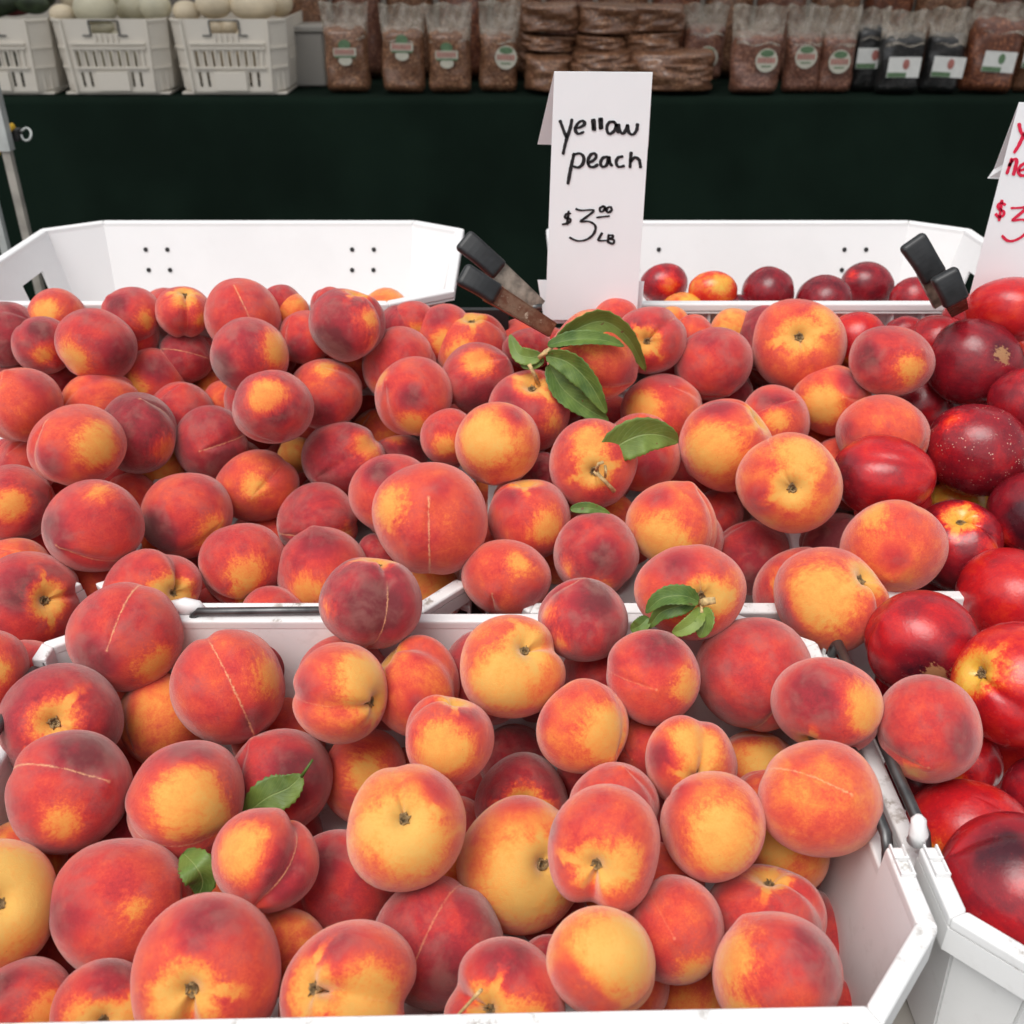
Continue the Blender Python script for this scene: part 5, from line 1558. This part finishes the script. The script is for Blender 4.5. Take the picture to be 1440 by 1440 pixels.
bag(1312, 142, 44, 10, 54, Yb_ - .01, 'dark', 'card', 'black fruit bag with a bright glint down its label', g3, (.1, .46), 11, .05)
bag(1378, 137, 22, 2, 74, Yb_, 'rust_snack', 'card', 'big red brown bag with a green edged label', g3, (.05, .44), 12, .06)
bag(1450, 138, 24, 4, 64, Yb_ + .01, 'nut', 'card', 'brown bag with a white label cut by the right edge', g3, (-.4, .50), 13)
# flat bags in a stack
lie = [(770, 141, 68, 46, 0, 'lowest flat bag at the left end of the stack'), (768, 100, 74, 22, 1, 'flat bag above the lowest left one in the stack'), (770, 74, 78, 20, 1, 'flat bag in the left column, third from below'),
       (774, 48, 84, 36, 1, 'plump flat bag on the left column of the stack'),
       (850, 104, 86, 26, 0, 'shiny flat bag right above the tall sign'), (846, 76, 80, 22, 1, 'thin flat bag in the centre column under the plump one'), (858, 52, 92, 38, 1, 'plump flat bag at the top of the centre column'),
       (905, 100, 76, 24, 1, 'flat bag in the right column above the creased ones'), (920, 76, 84, 26, 1, 'dark flat bag in the right column of the stack'), (925, 48, 84, 34, 1, 'flat bag topping the right column of the stack'),
       (945, 148, 120, 52, 0, 'glinting flat bag slumped over the table edge right of the sign'), (958, 118, 100, 26, 0, 'flat bag resting on the slumped one'),
       (850, 142, 110, 40, 0, 'flat bag mostly behind the tall sign')]
for k, (x, y, w_, h_, row, lb) in enumerate(lie):
    Yk = YT + .04 + row * .06
    c = atY(x, y, Yk); s = (c - CAM).dot(FWD) / FPX
    c.y += .09
    if c.z < Ztab + .004: c.z = Ztab + .004
    vs, fs = pillow(c, w_ * s, h_ * s * 1.08, .20, 40 + k, sharp=.85, amp=.20)
    # lying: rounder section
    R = Matrix.Rotation(random.Random(k).uniform(-.06, .06), 3, 'Y')
    o = mesh_obj('flat_snack_bag', [c + R @ v for v in vs], fs, M['nut'], smooth=True)
    tag(o, lb, 'snack bag', 'flat brown bags piled in a stack')
# second row behind
for k, x in enumerate(range(430, 1500, 74)):
    Yk = YT + .42 + .02 * (k % 3)
    mt = ['nut', 'nut2', 'nut', 'rust_snack'][k % 4]
    c = atY(x, 30, Yk); s = (c - CAM).dot(FWD) / FPX
    c.z = Ztab + .004
    H = .30 + .02 * ((k * 7) % 3)
    vs, fs = pillow(c, 68 * s, H, .12, 80 + k, amp=.12)
    root = empty('snack_bag', c, 'blurred snack bag in the back row, seen only above the front bags', 'snack bag', 'back row of blurred snack bags')
    mesh_obj('contents', [c + v for v in vs], fs, M[mt], root, smooth=True)
# white tray and boxes between the vented crate and the bags
b = MB(); p = atY(436, 90, YT + .30)
bx = empty('storage_tub', (p.x, YT + .30, Ztab), 'grey translucent tub between the vented crate and the bags', 'tub')
M['tub'] = plastic('grey_tub_plastic', (.30, .28, .25), .1)
b.box((p.x - .05, YT + .22, Ztab + .004), (p.x + .06, YT + .5, Ztab + .16)); b.build('tub_body', M['tub'], bx, bevel=.006)
b = MB(); b.box((p.x - .058, YT + .212, Ztab + .162), (p.x + .068, YT + .508, Ztab + .18)); b.build('tub_lid', M['tub'], bx, bevel=.004)
# cloth wall at the back of the stall and an unseen canopy added to dim it
b = MB()
vs = []; fs = []
xs = [-3.0 + .06 * i for i in range(112)]
for x in xs:
    yy = YT + 1.75 + .02 * math.sin(x * 7) + .01 * math.sin(x * 17)
    vs += [(x, yy, .02), (x, yy + .03, 2.35)]
for i in range(len(xs) - 1): fs.append((2 * i, 2 * i + 1, 2 * i + 3, 2 * i + 2))
o = mesh_obj('back_curtain', vs, fs, plain('taupe_tent_fabric', (.22, .19, .16), .9, var=.12, scale=8), smooth=True)
tag(o, 'taupe fabric wall closing the far stall behind the bags', 'tent wall')
cn = empty('added_canopy', (0, YT + 1.0, 2.3), 'white fabric canopy added out of view to dim the far stall', 'canopy')
b = MB(); b.add([(-3.2, YT - .5, 2.15), (3.6, YT - .5, 2.15), (3.6, YT + .7, 2.75), (-3.2, YT + .7, 2.75), (3.6, YT + 1.9, 2.3), (-3.2, YT + 1.9, 2.3)], [(0, 1, 2, 3), (3, 2, 4, 5)])
tcan = NT('canopy_fabric')
cd = tcan.n('ShaderNodeBsdfDiffuse'); ct = tcan.n('ShaderNodeBsdfTranslucent'); cm = tcan.n('ShaderNodeMixShader')
cn1 = tcan.mix(tcan.noise(tcan.coord(), 5.0), (.74, .74, .72), (.80, .80, .78))
tcan.put(cd.inputs[0], cn1); tcan.put(ct.inputs[0], cn1); cm.inputs[0].default_value = .65
tcan.t.links.new(cd.outputs[0], cm.inputs[1]); tcan.t.links.new(ct.outputs[0], cm.inputs[2]); tcan.t.links.new(cm.outputs[0], tcan.out.inputs['Surface'])
co_ = b.build('canopy_roof', tcan.m, cn)
for sx in (-3.15, 3.55):
    for sy in (YT - .45, YT + 1.85):
        b = MB(); b.tube([(sx, sy, 0), (sx, sy, 2.14)], .02, 8); b.build('canopy_pole', M['pole'], cn)

# ------------------------------------------------------------------ metal stand at the left edge with its hook
zp = 2.0
p1 = at(26, 280, zp); p2 = at(8, 350, zp - .05)
st = empty('metal_stand', (p1.x, p1.y, 0), 'two slim metal stand legs at the left edge, one pale and one brownish', 'stand')
b = MB(); b.box((p1.x - .0075, p1.y - .0075, 0.0), (p1.x + .0075, p1.y + .0075, at(8, 205, zp).z)); b.build('leg', M['pole'], st)
q = atY(6, 150, p1.y)
b = MB(); b.box((p1.x - .011, p1.y - .011, at(8, 205, zp).z + .001), (p1.x + .011, p1.y + .011, CAMH + .15)); b.build('upper_tube', M['pole2'], st)
b = MB(); b.box((p2.x - .007, p2.y - .007, 0.0), (p2.x + .007, p2.y + .007, at(0, 250, zp).z)); b.build('leg', M['pole2'], st)
hk = empty('bungee_hook', at(20, 190, zp - .03), 'black hook with a curled end and yellow strap on the stand', 'hook')
b = MB(); b.box(tuple(at(24, 190, zp - .03) + Vector((-.030, -.014, -.010))), tuple(at(24, 190, zp - .03) + Vector((.006, .014, .012)))); b.build('hook_body', M['black'], hk, bevel=.003)
b = MB()
cc = at(37, 189, zp - .03); s = (zp - .03) / FPX
b.tube([cc + RGT * (-8 * s) + UPV * (4 * s)] + [cc + RGT * (7 * s * math.cos(a)) + UPV * (9 * s * math.sin(a)) for a in [2.4 - i * .5 for i in range(12)]], .0022, 8)
b.build('hook_curl', M['pole2'], hk, smooth=True)
b = MB(); a0 = at(-2, 200, zp - .045); a1 = at(8, 182, zp - .05); a2 = at(20, 176, zp - .045)
b.tube([at(-8, 214, zp - .045), a0, a1, a2], [.011, .011, .009, .005], 8); b.tube([at(-6, 176, zp - .048), at(6, 186, zp - .055), at(14, 181, zp - .05)], [.009, .009, .006], 8); b.build('strap', M['strap'], hk, smooth=True)
